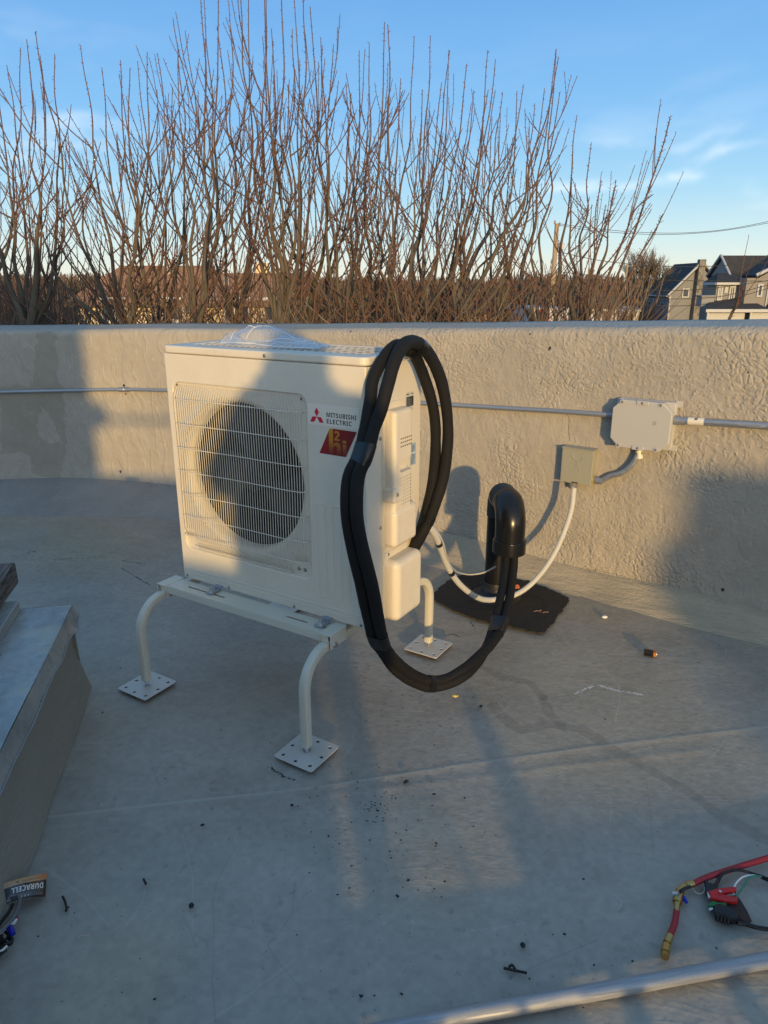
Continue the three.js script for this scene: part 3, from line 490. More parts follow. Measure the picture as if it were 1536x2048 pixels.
// ------------------------------------------------------------------ insulated line set looping over the condenser
{
  const ls = thing('refrigerant_line_set', 'pair of black foam insulated pipes looped over the right end of the condenser', 'pipe insulation', [0, 0, 0]);
  const A = [[822, 1106, -2.34], [842, 1072, -2.33], [858, 1041, -2.33], [873, 1002, -2.33], [887, 953, -2.34], [896, 875, -2.34], [893, 816, -2.33], [881, 758, -2.31], [862, 715, -2.28], [842, 691, -2.24], [824, 683, -2.19], [807, 690, -2.14], [791, 719, -2.09], [776, 767, -2.05], [763, 816, -2.02], [749, 855, -2.0], [733, 912, -1.97], [717, 953, -1.96], [713, 1012, -1.945], [716, 1050, -1.94], [726, 1100, -1.94], [743, 1167, -1.95], [757, 1240, -1.99], [766, 1282, -2.03], [777, 1305, -2.07], [803, 1333, -2.12], [833, 1353, -2.165], [863, 1362, -2.20], [895, 1357, -2.23], [928, 1338, -2.27], [963, 1308, -2.37], [985, 1285, -2.47], [1003, 1256, -2.58], [1016, 1210, -2.72], [1023, 1168, -2.84], [1027, 1130, -2.92], [1028, 1098, -2.96]].map(q => at(...q));
  const B = [[815, 1108, -2.36], [836, 1072, -2.36], [850, 1031, -2.355], [867, 953, -2.355], [871, 855, -2.35], [862, 797, -2.335], [842, 738, -2.31], [830, 713, -2.275], [815, 699, -2.235], [797, 690, -2.20], [779, 701, -2.16], [761, 727, -2.12], [745, 762, -2.08], [741, 797, -2.05], [731, 855, -2.02], [716, 912, -1.995], [698, 953, -1.985], [693, 1003, -1.97], [696, 1050, -1.965], [705, 1100, -1.965], [721, 1167, -1.975], [737, 1240, -2.01], [750, 1284, -2.05], [763, 1300, -2.08], [790, 1338, -2.125], [829, 1365, -2.17], [859, 1374, -2.195], [893, 1369, -2.215], [928, 1352, -2.25], [955, 1325, -2.34], [974, 1292, -2.46], [986, 1258, -2.58], [999, 1204, -2.74], [1006, 1168, -2.84], [1011, 1130, -2.92], [1013, 1098, -2.96]].map(q => at(...q));
  const floorIt = (P, r) => P.map(p => V(p.x, Math.max(p.y, r + .002), p.z));
  const fa = floorIt(A, .020), fb = floorIt(B, .0195);
  const foam = (P, r, sd) => { const g = tube(P, r, 420, 18), p = g.attributes.position, n = g.attributes.normal; for (let i = 0; i < p.count; i++) { const u = Math.floor(i / 19), v = i % 19 % 18, k = r * (.16 * (fbm(u * .045 + sd, v * .02, 3) - .5) + .05 * (vn(u * .22, v * .5 + sd) - .5)) - (v === 7 ? .0014 : 0) - Math.max(0, vn(u * .16 + sd, 3) - .86) * .006; p.setXYZ(i, p.getX(i) + n.getX(i) * k, p.getY(i) + n.getY(i) * k, p.getZ(i) + n.getZ(i) * k); } g.computeVertexNormals(); return g; };
  mk('insulated_pipe', foam(fa, .0192, 3), mBlackFoam, ls); mk('insulated_pipe', foam(fb, .0182, 41), mBlackFoam, ls);
  // tape wraps: a skin round both pipes
  const ca = new THREE.CatmullRomCurve3(fa, false, 'centripetal'), cb = new THREE.CatmullRomCurve3(fb, false, 'centripetal');
  const near = (c, p) => { let m = 9, k = 0; for (let i = 0; i <= 900; i++) { const q = c.getPoint(i / 900).distanceTo(p); if (q < m) { m = q; k = i / 900; } } return k; };
  function wrap(ia, len, ra = .0205, rb = .0195) {
    const pa = fa[ia], t0 = near(ca, pa), La = ca.getLength(); const n = 10, m = 28;
    const g = grid(m, n, (i, j) => {
      const ta = clamp(t0 + (j / n - .5) * len / La), p = ca.getPoint(ta), tb = near(cb, p), q = cb.getPoint(tb), tan = ca.getTangent(ta);
      let side = q.clone().sub(p); side.addScaledVector(tan, -side.dot(tan)); const dist = side.length(); side.normalize(); const up = tan.clone().cross(side);
      const a = i / m * Math.PI * 2, flare = 1 + .05 * (fbm(i * .7, j * .9 + ia, 2) - .5);
      // stadium outline round both tubes
      const ctr = Math.cos(a) > 0 ? q : p, rr = (Math.cos(a) > 0 ? rb : ra) * flare;
      const w = ctr.clone().addScaledVector(side, Math.cos(a) * rr).addScaledVector(up, Math.sin(a) * rr);
      return [w.x, w.y, w.z, i / m, j / n];
    });
    mk('tape_wrap', g, new THREE.MeshPhysicalMaterial({ color: C(.008, .0085, .010), roughness: .26, specularIntensity: .7, side: THREE.DoubleSide }), ls);
  }
  wrap(16, .075); wrap(23, .062); wrap(27, .035); wrap(32, .07); wrap(9, .05, .021, .021); wrap(2, .03);
  // collar and service joint behind the valve cover
  mk('service_joint', [between(acP(.445, .205, -.285), fa[0], .013, 14), between(acP(.440, .195, -.295), fb[0], .012, 14)], mBlackPlastic, ls);
}

// ------------------------------------------------------------------ vent pipe with a bent head and its tar patch
{
  const base = V(.552, 0, -3.23), vp = thing('vent_pipe', 'black plastic gooseneck pipe rising from the tar patch', 'pipe', [0, 0, 0]);
  const r = .0665, yC = .548;
  const out = at(1018, 1100, -2.965);                                // mouth of the elbow
  const topc = V(base.x, yC, base.z);
  const dir = V(out.x - base.x, 0, out.z - base.z).normalize(), Rb = Math.hypot(out.x - base.x, out.z - base.z) / 2;
  mk('riser', cyl(.0565, .0565, yC - .03, base.x, (yC - .03) / 2 - .005, base.z, 36), mBlackPlastic, vp);
  const P = [V(base.x, yC - .12, base.z)], D2 = Rb * 2, re = .085;
  for (let i = 0; i <= 8; i++) { const a = i / 8 * Math.PI / 2, o = re * (1 - Math.cos(a)); P.push(V(base.x + dir.x * o, yC - re + Math.sin(a) * re, base.z + dir.z * o)); }
  for (let i = 8; i >= 0; i--) { const a = i / 8 * Math.PI / 2, o = D2 - re * (1 - Math.cos(a)); P.push(V(base.x + dir.x * o, yC - re + Math.sin(a) * re, base.z + dir.z * o)); }
  const tip = P[P.length - 1].clone(); P.push(tip.clone().setY(out.y + .03));
  mk('sleeve', tube(P.slice(0, 11), .0600, 50, 36), std([.045, .041, .037], .85), vp); mk('clamp_band', tube([P[6], P[6].clone().lerp(P[7], .5)], .0618, 4, 36), mSteel, vp); const el = P.slice(10); mk('elbow', [tube(el, r, 60, 36), tube([el[0], el[0].clone().lerp(el[1], .45)], r + .004, 6, 36)], mBlackPlastic, vp);
  const ring = (y, ro, ri, h, x = tip.x, z = tip.z) => new THREE.LatheGeometry([[ri, 0], [ro - .002, 0], [ro, .002], [ro, h - .004], [ro - .004, h], [ri, h]].map(p => new THREE.Vector2(...p)), 40).translate(x, y, z);
  mk('socket', [ring(out.y - .01, .0735, .058, .062)], mBlackPlastic, vp);
  const tarB = dataTex(256, 256, (x, y, o) => { o[0] = o[1] = o[2] = fbm(x * .05, y * .05, 5); }, false);
  const tarC = dataTex(512, 512, (x, y, o) => { const f = fbm(x * .06, y * .06, 4); let k = .006 + .008 * f; if (vn(x * .33, y * .33) > .965) k = .12; o[0] = k * 1.02; o[1] = k; o[2] = k * .98; }, true);
  mk('boot_collar', new THREE.LatheGeometry([[.057, .09], [.062, .07], [.075, .03], [.12, .012], [.14, .004]].map(p => new THREE.Vector2(...p)).reverse(), 40).translate(base.x, 0, base.z), new THREE.MeshStandardMaterial({ color: C(.012, .012, .013), roughness: .5, bumpMap: tarB, bumpScale: .004, side: THREE.DoubleSide }), vp);
  // tar patch: thin sheet with a ragged edge
  const outl = [[862, 1196], [878, 1180], [905, 1158], [940, 1150], [985, 1152], [1030, 1160], [1060, 1166], [1095, 1180], [1137, 1200], [1125, 1222], [1098, 1258], [1084, 1269], [1060, 1266], [1030, 1258], [985, 1250], [950, 1240], [920, 1228], [890, 1215]].map(q => onY(q[0], q[1]));
  const dense = []; const cv = new THREE.CatmullRomCurve3(outl, true, 'catmullrom', .2).getSpacedPoints(220); cv.forEach((p, i) => dense.push([p.x + (fbm(i * .5, 1, 3) - .5) * .022, p.z + (fbm(i * .5, 9, 3) - .5) * .022]));
  const tg = ext(poly(dense), .004, 0); const u = tg.attributes.uv; for (let i = 0; i < u.count; i++) u.setXY(i, u.getX(i) * 1.3, u.getY(i) * 1.3);
  const top = lay(tg, .006); const pa = top.attributes.position; for (let i = 0; i < pa.count; i++) pa.setY(i, pa.getY(i) + .004 + Math.max(0, roofH(pa.getX(i), pa.getZ(i))));
  top.computeVertexNormals();
  tag(mk('tar_patch', top, new THREE.MeshStandardMaterial({ map: tarC, bumpMap: tarB, bumpScale: .006, roughness: .8 })), 'black roofing tar patch with ragged edge around the vent pipe foot', 'tar patch');
}

// ------------------------------------------------------------------ white flexible conduit and thin grey wire
{
  const P = [[818, 1027, -2.39], [832, 1029, -2.42], [846, 1040, -2.46], [868, 1066, -2.55], [883, 1102, -2.68], [898, 1138, -2.80], [922, 1171, -2.93], [955, 1195, -3.03], [980, 1200, -3.09], [1029, 1190, -3.15], [1059, 1171, -3.19], [1089, 1138, -3.23], [1113, 1099, -3.27], [1131, 1057, -3.29], [1143, 1018, -3.305], [1148, 975, -3.31]].map(q => at(...q)).map(p => p.setY(Math.max(p.y, .018)));
  const fc = thing('flexible_conduit', 'white flexible conduit sagging from the condenser to the small disconnect box', 'conduit');
  const c = new THREE.CatmullRomCurve3(P, false, 'centripetal');
  const tg = new THREE.TubeGeometry(c, 900, .0125, 14); { const p = tg.attributes.position, n = tg.attributes.normal; for (let i = 0; i < p.count; i++) { const k = Math.floor(i / 15) % 4 < 2 ? .0006 : -.0004; p.setXYZ(i, p.getX(i) + n.getX(i) * k, p.getY(i) + n.getY(i) * k, p.getZ(i) + n.getZ(i) * k); } tg.computeVertexNormals(); }
  mk('ribbed_tube', tg, std([.50, .50, .48], .5), fc);
  const at2 = (a, b, r) => tube([c.getPointAt(a), c.getPointAt((a + b) / 2), c.getPointAt(b)], r, 12, 16);
  mk('tape_band', at2(.335, .352, .0148), mTape, fc); mk('tape_band', at2(.175, .19, .0148), mTape, fc);
  mk('smooth_sleeve', at2(.52, .575, .0136), std([.48, .49, .50], .45), fc);
  const W = [[842, 1030, -2.44], [866, 1052, -2.55], [884, 1080, -2.62], [893, 1112, -2.70], [903, 1134, -2.82], [920, 1146, -2.95], [945, 1149, -3.02], [968, 1145, -3.03], [992, 1133, -3.02]].map(q => at(...q));
  tag(mk('control_wire', tube(W, .0036, 90, 8), std([.45, .44, .41], .5)), 'thin grey wire hanging between white conduit and black vent pipe', 'wire');
}

// ------------------------------------------------------------------ boxes and conduit on the wall
const frameOn = (px, py) => { const w = onWall(px, py); return { ...w, X: V(w.n.z, 0, -w.n.x), o: w.p }; };
{
  // large grey junction box with chamfered corners
  const f = frameOn(1292, 846), dd = .085;
  const jb = thing('junction_box', 'pale grey weatherproof junction box with chamfered corners on the wall conduit', 'junction box', [f.o.x, f.o.y, f.o.z], f.turn);
  const mJ = std([.42, .415, .40], .55), w = .135, h = .112, c = .042;
  const oct = (k) => poly([[-w + c, -h], [w - c, -h], [w, -h + c], [w, h - c], [w - c, h], [-w + c, h], [-w, h - c], [-w, -h + c]].map(q => [q[0] * k, q[1] * k]));
  mk('back_body', [ext(rrect(-w, -h, w, h, .02), dd * .4, .006, 3), ext(oct(.985), dd - .022, .004, 2)], mJ, jb);
  const lid = mk('lid', ext(oct(1.0), .026, .005, 3).translate(0, 0, dd - .026), mJ, jb);
  for (const [x, y] of [[-w + c * 1.05, h - .010], [w - c * 1.25, h - .010], [-w + c * 1.05, -h + .010], [w - c * 1.25, -h + .010]]) { mk('lid_lug', cyl(.0115, .0115, .006, 0, 0, 0, 18).rotateX(Math.PI / 2).translate(x, y, dd + .0005), mJ, lid); mk('screw', screwGeo.clone().translate(x, y, dd + .0035), mScrew, lid); }
  for (const y of [h - .008, -h + .008]) { mk('latch_pad', rbox(.055, .02, .008, 0, y, dd, .003), mJ, lid); mk('screw', screwGeo.clone().translate(0, y, dd + .004), mScrew, lid); }
  mk('scuff_label', new THREE.PlaneGeometry(.016, .018).translate(.062, .018, dd + .0006), std([.30, .30, .30], .6), lid);
  // ears at the right corners and the fittings
  for (const y of [h - .010, -h + .012]) mk('mounting_ear', rbox(.03, .03, .006, w + .004, y, .006, .002), mJ, jb);
  mk('conduit_fitting', [cyl(.022, .022, .022, 0, 0, 0, 8).rotateZ(Math.PI / 2).translate(w + .010, .034, .036), cyl(.019, .019, .034, 0, 0, 0, 20).rotateZ(Math.PI / 2).translate(w + .032, .034, .036)], mZinc, jb);
  // disconnect box
  const g = frameOn(1163, 928), dw = .080, dh = .088, d2 = .062;
  const db = thing('disconnect_box', 'small olive grey disconnect box with embossed cover below the junction box', 'disconnect box', [g.o.x, g.o.y, g.o.z], g.turn);
  const mO = new THREE.MeshStandardMaterial({ color: C(.335, .325, .255), roughness: .42, metalness: .1 });
  mk('enclosure', rbox(dw * 2 - .006, dh * 2 - .004, d2 - .004, 0, -.002, d2 / 2 - .004, .004), mO, db);
  const emb = canvasTex(256, 288, (q, W, H) => {
    q.fillStyle = '#404040'; q.fillRect(0, 0, W, H); q.strokeStyle = '#fff'; q.lineWidth = 7; q.lineCap = 'round'; q.lineJoin = 'round';
    q.beginPath(); q.moveTo(84, 40); q.lineTo(96, 76); q.lineTo(128, 96); q.lineTo(128, 130); q.moveTo(70, 52); q.lineTo(96, 76); q.moveTo(176, 40); q.lineTo(168, 76); q.lineTo(140, 96); q.lineTo(136, 130); q.moveTo(194, 54); q.lineTo(168, 76);
    q.moveTo(122, 130); q.lineTo(112, 180); q.moveTo(142, 130); q.lineTo(156, 180); q.moveTo(112, 150); q.lineTo(154, 150); q.stroke();
    q.lineWidth = 4; for (let i = 0; i < 9; i++) { q.beginPath(); q.moveTo(82 + i * 11, 202); q.lineTo(86 + i * 11, 216); q.stroke(); }
  }); emb.colorSpace = THREE.NoColorSpace;
  const cv = mk('cover', rbox(dw * 2, dh * 2, .006, 0, 0, d2 + .001, .0025), mO, db);
  mk('embossed_face', new THREE.PlaneGeometry(dw * 1.86, dh * 1.86).translate(0, 0, d2 + .0048), new THREE.MeshStandardMaterial({ color: C(.335, .325, .255), roughness: .42, metalness: .1, bumpMap: emb, bumpScale: .0018 }), cv);
  mk('hood_lip', rbox(dw * 2 + .006, .005, d2 + .012, 0, dh + .001, d2 / 2 + .004, .002), mO, db);
  mk('hasp', rbox(.032, .006, .008, -.002, -dh + .006, d2 + .004, .002), mDark, db);
  mk('hub', [cyl(.021, .024, .03, -.022, -dh - .017, .033, 20), cyl(.027, .027, .008, -.022, -dh - .006, .033, 8)], std([.16, .16, .15], .5), db);
  mk('conduit_fitting', [cyl(.02, .02, .024, 0, 0, 0, 8).rotateZ(Math.PI / 2).translate(dw + .012, -.062, .033), cyl(.017, .017, .022, 0, 0, 0, 20).rotateZ(Math.PI / 2).translate(dw + .034, -.062, .033)], mZinc, db);
  mk('yellow_gasket', cyl(.0215, .0215, .004, 0, 0, 0, 24).rotateZ(Math.PI / 2).translate(dw + .001, -.062, .033), std([.55, .42, .10], .5), db);
  // bent conduit joining the two boxes
  const bc = thing('bent_conduit', 'short galvanised conduit elbow joining junction box and disconnect box', 'conduit');
  const pA = db.localToWorld(V(dw + .04, -.062, .033)); db.updateMatrixWorld(); jb.updateMatrixWorld();
  const a0 = V(dw + .036, -.062, .033).applyMatrix4(db.matrixWorld), e0 = V(-.012, -h - .0, .036).applyMatrix4(jb.matrixWorld);
  const xd = g.X, c1 = onWall(1262, 940, .034).p, c2 = onWall(1277, 916, .034).p, m0 = onWall(1235, 949, .034).p;
  mk('pipe', tube([a0, onWall(1224, 951, .034).p, onWall(1240, 947, .034).p, onWall(1256, 937, .034).p, onWall(1269, 922, .034).p, onWall(1276.5, 905, .034).p, e0], .0135, 60, 16), mZinc, bc);
  mk('paper_label', between(onWall(1279.5, 917, .034).p, e0.clone().lerp(onWall(1279.5, 917, .034).p, .25), .0143, 16), new THREE.MeshStandardMaterial({ color: 0xffffff, roughness: .6, map: canvasTex(128, 64, (q, W, H) => { q.fillStyle = '#ddd7c6'; q.fillRect(0, 0, W, H); q.fillStyle = '#54504a'; for (let i = 0; i < 5; i++) q.fillRect(8 + i * 22, 14 + (i % 2) * 12, 13, 20); }) }), bc);
  // straight runs of conduit
  const run = (name, label, px, r, off, fittings) => {
    const t = thing(name, label, 'conduit', [0, 0, 0], 0);
    const P = px.map(q => onWall(q[0], q[1], off).p);
    mk('pipe', tube(P, r, 120, 16), mZinc, t); return [t, P];
  };
  const [c0] = run('wall_conduit', 'long galvanised conduit on the wall from left edge to the junction box', [[-260, 792], [0, 784], [130, 781], [250, 779], [335, 781], [520, 788], [700, 797], [840, 806], [1000, 816], [1120, 823], [1232, 831]], .0125, .026);
  const cp = onWall(246, 779, .026), cp2 = onWall(258, 779.2, .026);
  mk('coupling', [between(onWall(238, 779.3, .026).p, onWall(256, 779.1, .026).p, .0165, 16)], mZinc, c0);
  mk('coupling_screw', [between(onWall(247, 779, .040).p, onWall(247, 779, .048).p, .004, 8)], mScrew, c0);
  const [c1b] = run('wall_conduit', 'galvanised conduit on the wall right of the junction box', [[1350, 840], [1400, 843.5], [1470, 848], [1536, 852], [1700, 864]], .0165, .036);
  const Lb = (a, b) => between(onWall(a, 840 + (a - 1350) * .066, .036).p, onWall(b, 840 + (b - 1350) * .066, .036).p, .0171, 20);
  mk('torn_label', [Lb(1377, 1409)], new THREE.MeshStandardMaterial({ color: 0xffffff, roughness: .6, map: canvasTex(128, 64, (q, W, H) => { q.fillStyle = '#d8d3c4'; q.fillRect(0, 0, W, H); q.fillStyle = '#6a665c'; for (let i = 0; i < 4; i++) q.fillRect(10 + i * 26, 26, 17, 12); }) }), c1b);
}
// ------------------------------------------------------------------ curb with metal cap at the left, timber on it
{
  const K = V(-1.160, 0, -2.408), e1 = V(.2015, 0, .9795), e2 = V(-.9795, 0, .2015), LEN = 2.6, WID = 1.6, H = .345;
  const W = (a, b, y) => K.clone().addScaledVector(e1, a).addScaledVector(e2, b).setY(y);        // a towards camera, b to the left
  const cu = thing('roof_curb', 'low coated roof curb with galvanised sheet metal cap at left edge', 'roof curb');
  const mCurb = new THREE.MeshStandardMaterial({ color: C(.262, .244, .195), bumpMap: roofBump, bumpScale: .005, roughness: .6 });
  // coated upstand, flaring at the foot
  const N = 120, M = 16;
  const prof = (t) => [.046 * Math.pow(1 - t, 2.2), (H - .03) * t];
  mk('upstand', [grid(N, M, (i, j) => { const a = -.0 + i / N * LEN, [o, y] = prof(j / M); const p = W(a, .018 - o + (fbm(a * 5, j * .3, 3) - .5) * .012, y - .004); return [p.x, p.y, p.z, a * .2, y]; }),
    grid(40, M, (i, j) => { const b = i / 40 * WID, [o, y] = prof(j / M); const p = W(.018 - o, WID - b + .0, y - .004); return [p.x, p.y, p.z, b * .2, y]; })], mCurb, cu);
  // cap: flat top and a wavy skirt, folded corner
  const capTex = dataTex(512, 512, (x, y, o) => { const [, , id] = worley(x * .10, y * .10); const st = fbm(x * .010, y * .05, 4); let k = .80 + .16 * id + .5 * (st - .5); const w = sst(.60, .78, fbm(x * .02 + 5, y * .008, 4)); o[0] = lerp(.36 * k, .46, w * .6); o[1] = lerp(.365 * k, .43, w * .6); o[2] = lerp(.345 * k, .34, w * .6); }, true);
  const mCap = new THREE.MeshStandardMaterial({ map: capTex, roughness: .6, metalness: .3, roughnessMap: zincR, side: THREE.DoubleSide });
  const cap = [grid(60, 40, (i, j) => { const a = i / 60 * LEN, b = WID - j / 40 * WID; const p = W(a, b, H + .002 + (fbm(a * 4, b * 6, 3) - .5) * .006); return [p.x, p.y, p.z, a, b]; })];
  const skirt = (a) => .058 + .012 * (fbm(a * 7, 2, 3) - .5) * 2 + (a < .12 ? -.012 * Math.cos(a / .12 * Math.PI / 2) : 0);
  cap.push(grid(160, 5, (i, j) => { const a = i / 160 * LEN, t = j / 5, buck = .016 * Math.exp(-Math.pow((a - .10) / .035, 2)); const p = W(a, -.002 - t * .010 - t * t * (fbm(a * 6, 5, 3) * .012 + buck), H + .002 - t * skirt(a)); return [p.x, p.y, p.z, a, t * .06]; }));
  cap.push(grid(60, 4, (i, j) => { const b = i / 60 * WID, t = j / 4; const p = W(-.002 - t * .008, WID - b, H + .002 - t * .052); return [p.x, p.y, p.z, b, t * .06]; }));
  mk('metal_cap', cap, mCap, cu);
  mk('skirt_hem', tube(Array.from({ length: 60 }, (_, i) => { const a = i / 59 * LEN; return W(a, -.0145 - fbm(a * 6, 5, 3) * .012 - .016 * Math.exp(-Math.pow((a - .10) / .035, 2)), H + .002 - skirt(a)); }), .0022, 160, 6), mZinc, cu);
  const led = new RoundedBoxGeometry(LEN, .040, 1.2, 2, .003).translate(LEN / 2 + .01, 0, 0); led.applyMatrix4(new THREE.Matrix4().makeBasis(e1, V(0, 1, 0), e2)); const lp = W(0, .175 + .6, H + .020); led.translate(lp.x, lp.y, lp.z);
  mk('raised_ledge', led, mCap, cu);
  const woodT = dataTex(512, 256, (x, y, o) => { const g = fbm(x * .012, y * .16 + fbm(x * .02, y * .02, 3) * 6, 4), cr = sst(.06, .0, Math.abs(fbm(x * .008, y * .09 + 30, 3) - .5)); let k = .55 + .8 * g; o[0] = .125 * k; o[1] = .112 * k; o[2] = .105 * k; for (let i = 0; i < 3; i++) o[i] *= 1 - .75 * cr; }, true);
  const woodB = dataTex(512, 256, (x, y, o) => { const cr = sst(.05, .0, Math.abs(fbm(x * .008, y * .09 + 30, 3) - .5)); o[0] = o[1] = o[2] = .7 + .3 * (fbm(x * .012, y * .2, 4) - .5) - .6 * cr; }, false);
  const wb = thing('timber', 'weathered grey timber lying on the metal capped curb', 'timber', [0, 0, 0]);
  const bg = new RoundedBoxGeometry(1.5, .086, .10, 3, .006); { const u = bg.attributes.uv, p = bg.attributes.position; for (let i = 0; i < u.count; i++) u.setXY(i, p.getX(i) * 1.2, (p.getY(i) + p.getZ(i)) * 2.5); }
  bg.translate(.75, 0, 0); bg.applyMatrix4(new THREE.Matrix4().makeBasis(e1, V(0, 1, 0), e2)); const o = V(-1.405, .43, -2.518).addScaledVector(e2, .05); bg.translate(o.x, o.y, o.z);
  mk('beam', bg, new THREE.MeshStandardMaterial({ map: woodT, bumpMap: woodB, bumpScale: .006, roughness: .9 }), wb);
}

// ------------------------------------------------------------------ loose things on the roof
const slab = (px, h, y0 = .002, bevel = 0, yy = 0) => lay(ext(poly(px.map(q => { const w = onY(q[0], q[1], yy); return [w.x, w.z]; })), h, bevel, 2), y0 + h);
const z7 = (a, b) => [1200 + a / 4.571, 1640 + b / 4.571];
{
  // galvanised pipe across the near right corner
  const P = [[500, 2111], [900, 2037], [1200, 1982], [1368, 1951], [1536, 1920], [1900, 1853]].map(q => onY(q[0], q[1], .018));
  const gpipe = thing('steel_pipe', 'long galvanised steel pipe lying across the near right corner', 'pipe');
  mk('pipe', tube(P, .0170, 80, 28), new THREE.MeshStandardMaterial({ color: C(.68, .69, .70), map: zincC, roughnessMap: zincR, roughness: 1.15, metalness: .5 }), gpipe);
  // red hose with ball valve and knurled end
  const rh = thing('charging_hose', 'red rubber hose with brass ball valve lying on the roof at right', 'hose');
  const mRed = new THREE.MeshStandardMaterial({ color: C(.30, .014, .022), roughness: .45 }), mBrass = std([.46, .33, .13], .32, .9);
  mk('hose', tube([[1680, 1672], [1600, 1695], [1536, 1716], [1480, 1733], [1430, 1749], [1402, 1760], [1384, 1769]].map(q => onY(q[0], q[1], .012)), .0078, 80, 14), mRed, rh);
  mk('hose_ferrule', between(onY(1386, 1767, .013), onY(1372, 1771, .013), .0088, 18), mBrass, rh);
  const vb = mk('valve_body', [tube([onY(1374, 1769, .013), onY(1366, 1772, .014), onY(1360, 1779, .014), onY(1358, 1786, .014)], .0068, 20, 14), between(onY(1361, 1780, .014), onY(1356, 1800, .014), .0105, 6), between(onY(1356, 1797, .014), onY(1354, 1806, .013), .012, 6), between(onY(1354.5, 1805, .013), onY(1353, 1824, .012), .0082, 16, .0068)], mBrass, rh);
  mk('lever', [tube([onY(1360, 1783, .026), onY(1368, 1778, .028), onY(1380, 1773, .026)], .0042, 14, 10)], mBlackPlastic, vb);
  mk('nut', between(onY(1347, 1788, .018), onY(1358, 1788, .026), .0072, 6), mSteel, vb);
  mk('core_cap', [between(onY(1367, 1795, .010), onY(1373, 1805, .010), .0055, 12, .0045)], std([.012, .03, .42], .4), vb);
  mk('hose', tube([[1353, 1822], [1351, 1838], [1346, 1856], [1337, 1876]].map(q => onY(q[0], q[1], .011)), .0078, 30, 14), mRed, rh);
  mk('hose_ferrule', between(onY(1340, 1872, .011), onY(1333.5, 1886, .011), .0088, 18), mBrass, rh);
  const kn = mk('knurled_coupler', [between(onY(1334, 1885, .011), onY(1331.5, 1894, .011), .0065, 14), between(onY(1332.5, 1891, .011), onY(1330.5, 1905, .011), .0100, 26), between(onY(1330.5, 1905, .011), onY(1330, 1909, .011), .0078, 20), between(onY(1330.2, 1908, .011), onY(1329.5, 1914, .011), .0092, 20)], new THREE.MeshStandardMaterial({ color: C(.55, .34, .10), roughness: .3, metalness: .9, bumpMap: dataTex(64, 64, (x, y, o) => { o[0] = o[1] = o[2] = ((x + y) % 16 < 8 ? .5 : 0) + ((x - y + 64) % 16 < 8 ? .5 : 0); }, false), bumpScale: .0012 }), rh);
  // thin loop of clear tether
  tag(mk('tether_loop', tube([z7(840, 570), z7(870, 540), z7(910, 535), z7(940, 580), z7(955, 640), z7(930, 672), z7(880, 665), z7(845, 620)].map(q => onY(q[0], q[1], .006)), .0011, 60, 6, true), std([.55, .55, .52], .4)), 'thin pale loop of string beside the brass valve', 'string');
  // test leads with clips
  const tl = thing('test_leads', 'bundle of red green and black crocodile clips with their wires', 'test leads');
  const mRedP = std([.48, .012, .016], .38), mGreenP = std([.008, .16, .045], .45);
  const wire = (n, px, r, m, y = .008) => mk(n, tube(px.map((q, i) => onY(...z7(...q), y + (q[2] || 0))), r, 70, 8), m, tl);
  wire('black_lead', [[1085, 560, .004], [1110, 510, .01], [1160, 472, .012], [1230, 458, .012], [1310, 465, .01], [1400, 490, .006], [1480, 515, .004], [1600, 560, .004]], .0032, mBlackPlastic);
  wire('white_lead', [[1222, 690, .006], [1222, 630, .008], [1250, 570, .01], [1310, 520, .01], [1390, 505, .008], [1475, 520, .005]], .0022, mWhite);
  wire('green_lead', [[1225, 740, .012], [1260, 680, .01], [1310, 610, .01], [1360, 535, .01], [1420, 512, .008], [1475, 522, .005]], .0024, std([.02, .19, .13], .45));
  mk('sheath', tube([z7(1470, 518), z7(1520, 540), z7(1600, 575), z7(1800, 680)].map(q => onY(q[0], q[1], .008)), .0052, 20, 10), mBlackPlastic, tl);
  wire('black_lead', [[1255, 940, .004], [1330, 952, .004], [1420, 980, .003], [1540, 1000, .003], [1800, 1040, .003]], .0052, mBlackPlastic);
  const b1 = mk('black_clip', slab([[942, 560], [965, 556], [985, 610], [1030, 625], [1055, 580], [1066, 545], [1095, 548], [1085, 600], [1060, 680], [1010, 740], [985, 735], [960, 690], [950, 610]].map(q => z7(...q)), .013, .003, .003), mBlackPlastic, tl);
  const b2 = mk('red_clip', [slab([[975, 715], [1060, 690], [1130, 680], [1215, 672], [1238, 690], [1235, 712], [1180, 716], [1110, 730], [1075, 735], [1000, 745]].map(q => z7(...q)), .012, .012, .003), slab([[985, 735], [1080, 728], [1250, 765], [1247, 806], [1120, 793], [1000, 768]].map(q => z7(...q)), .012, .010, .003)], mRedP, tl);
  mk('rivet', [cyl(.0035, .0035, .003, onY(...z7(1085, 728)).x, .026, onY(...z7(1085, 728)).z, 12)], mSteel, b2);
  mk('jaw', slab([[968, 712], [990, 708], [1005, 730], [998, 770], [978, 762]].map(q => z7(...q)), .006, .014, .001), mSteel, b2);
  const b3 = mk('green_clip', slab([[982, 815], [1010, 775], [1050, 778], [1060, 790], [1150, 795], [1148, 825], [1060, 830], [1000, 828]].map(q => z7(...q)), .012, .003, .003), mGreenP, tl);
  mk('jaw', slab([[985, 835], [1010, 818], [1035, 820], [1030, 850], [1000, 862]].map(q => z7(...q)), .008, .003, .001), mSteel, b3);
  mk('grip_rib', [0, 1, 2, 3].map(i => between(onY(...z7(1085 + i * 32, 838 + i * 12), .0245), onY(...z7(1075 + i * 32, 925 + i * 12), .0245), .0022, 6)), mBlackPlastic, tl);
  mk('black_clip', [slab([[1035, 830], [1080, 820], [1200, 860], [1262, 905], [1258, 975], [1200, 978], [1045, 940], [1030, 890]].map(q => z7(...q)), .020, .003, .006)], mBlackPlastic, tl);
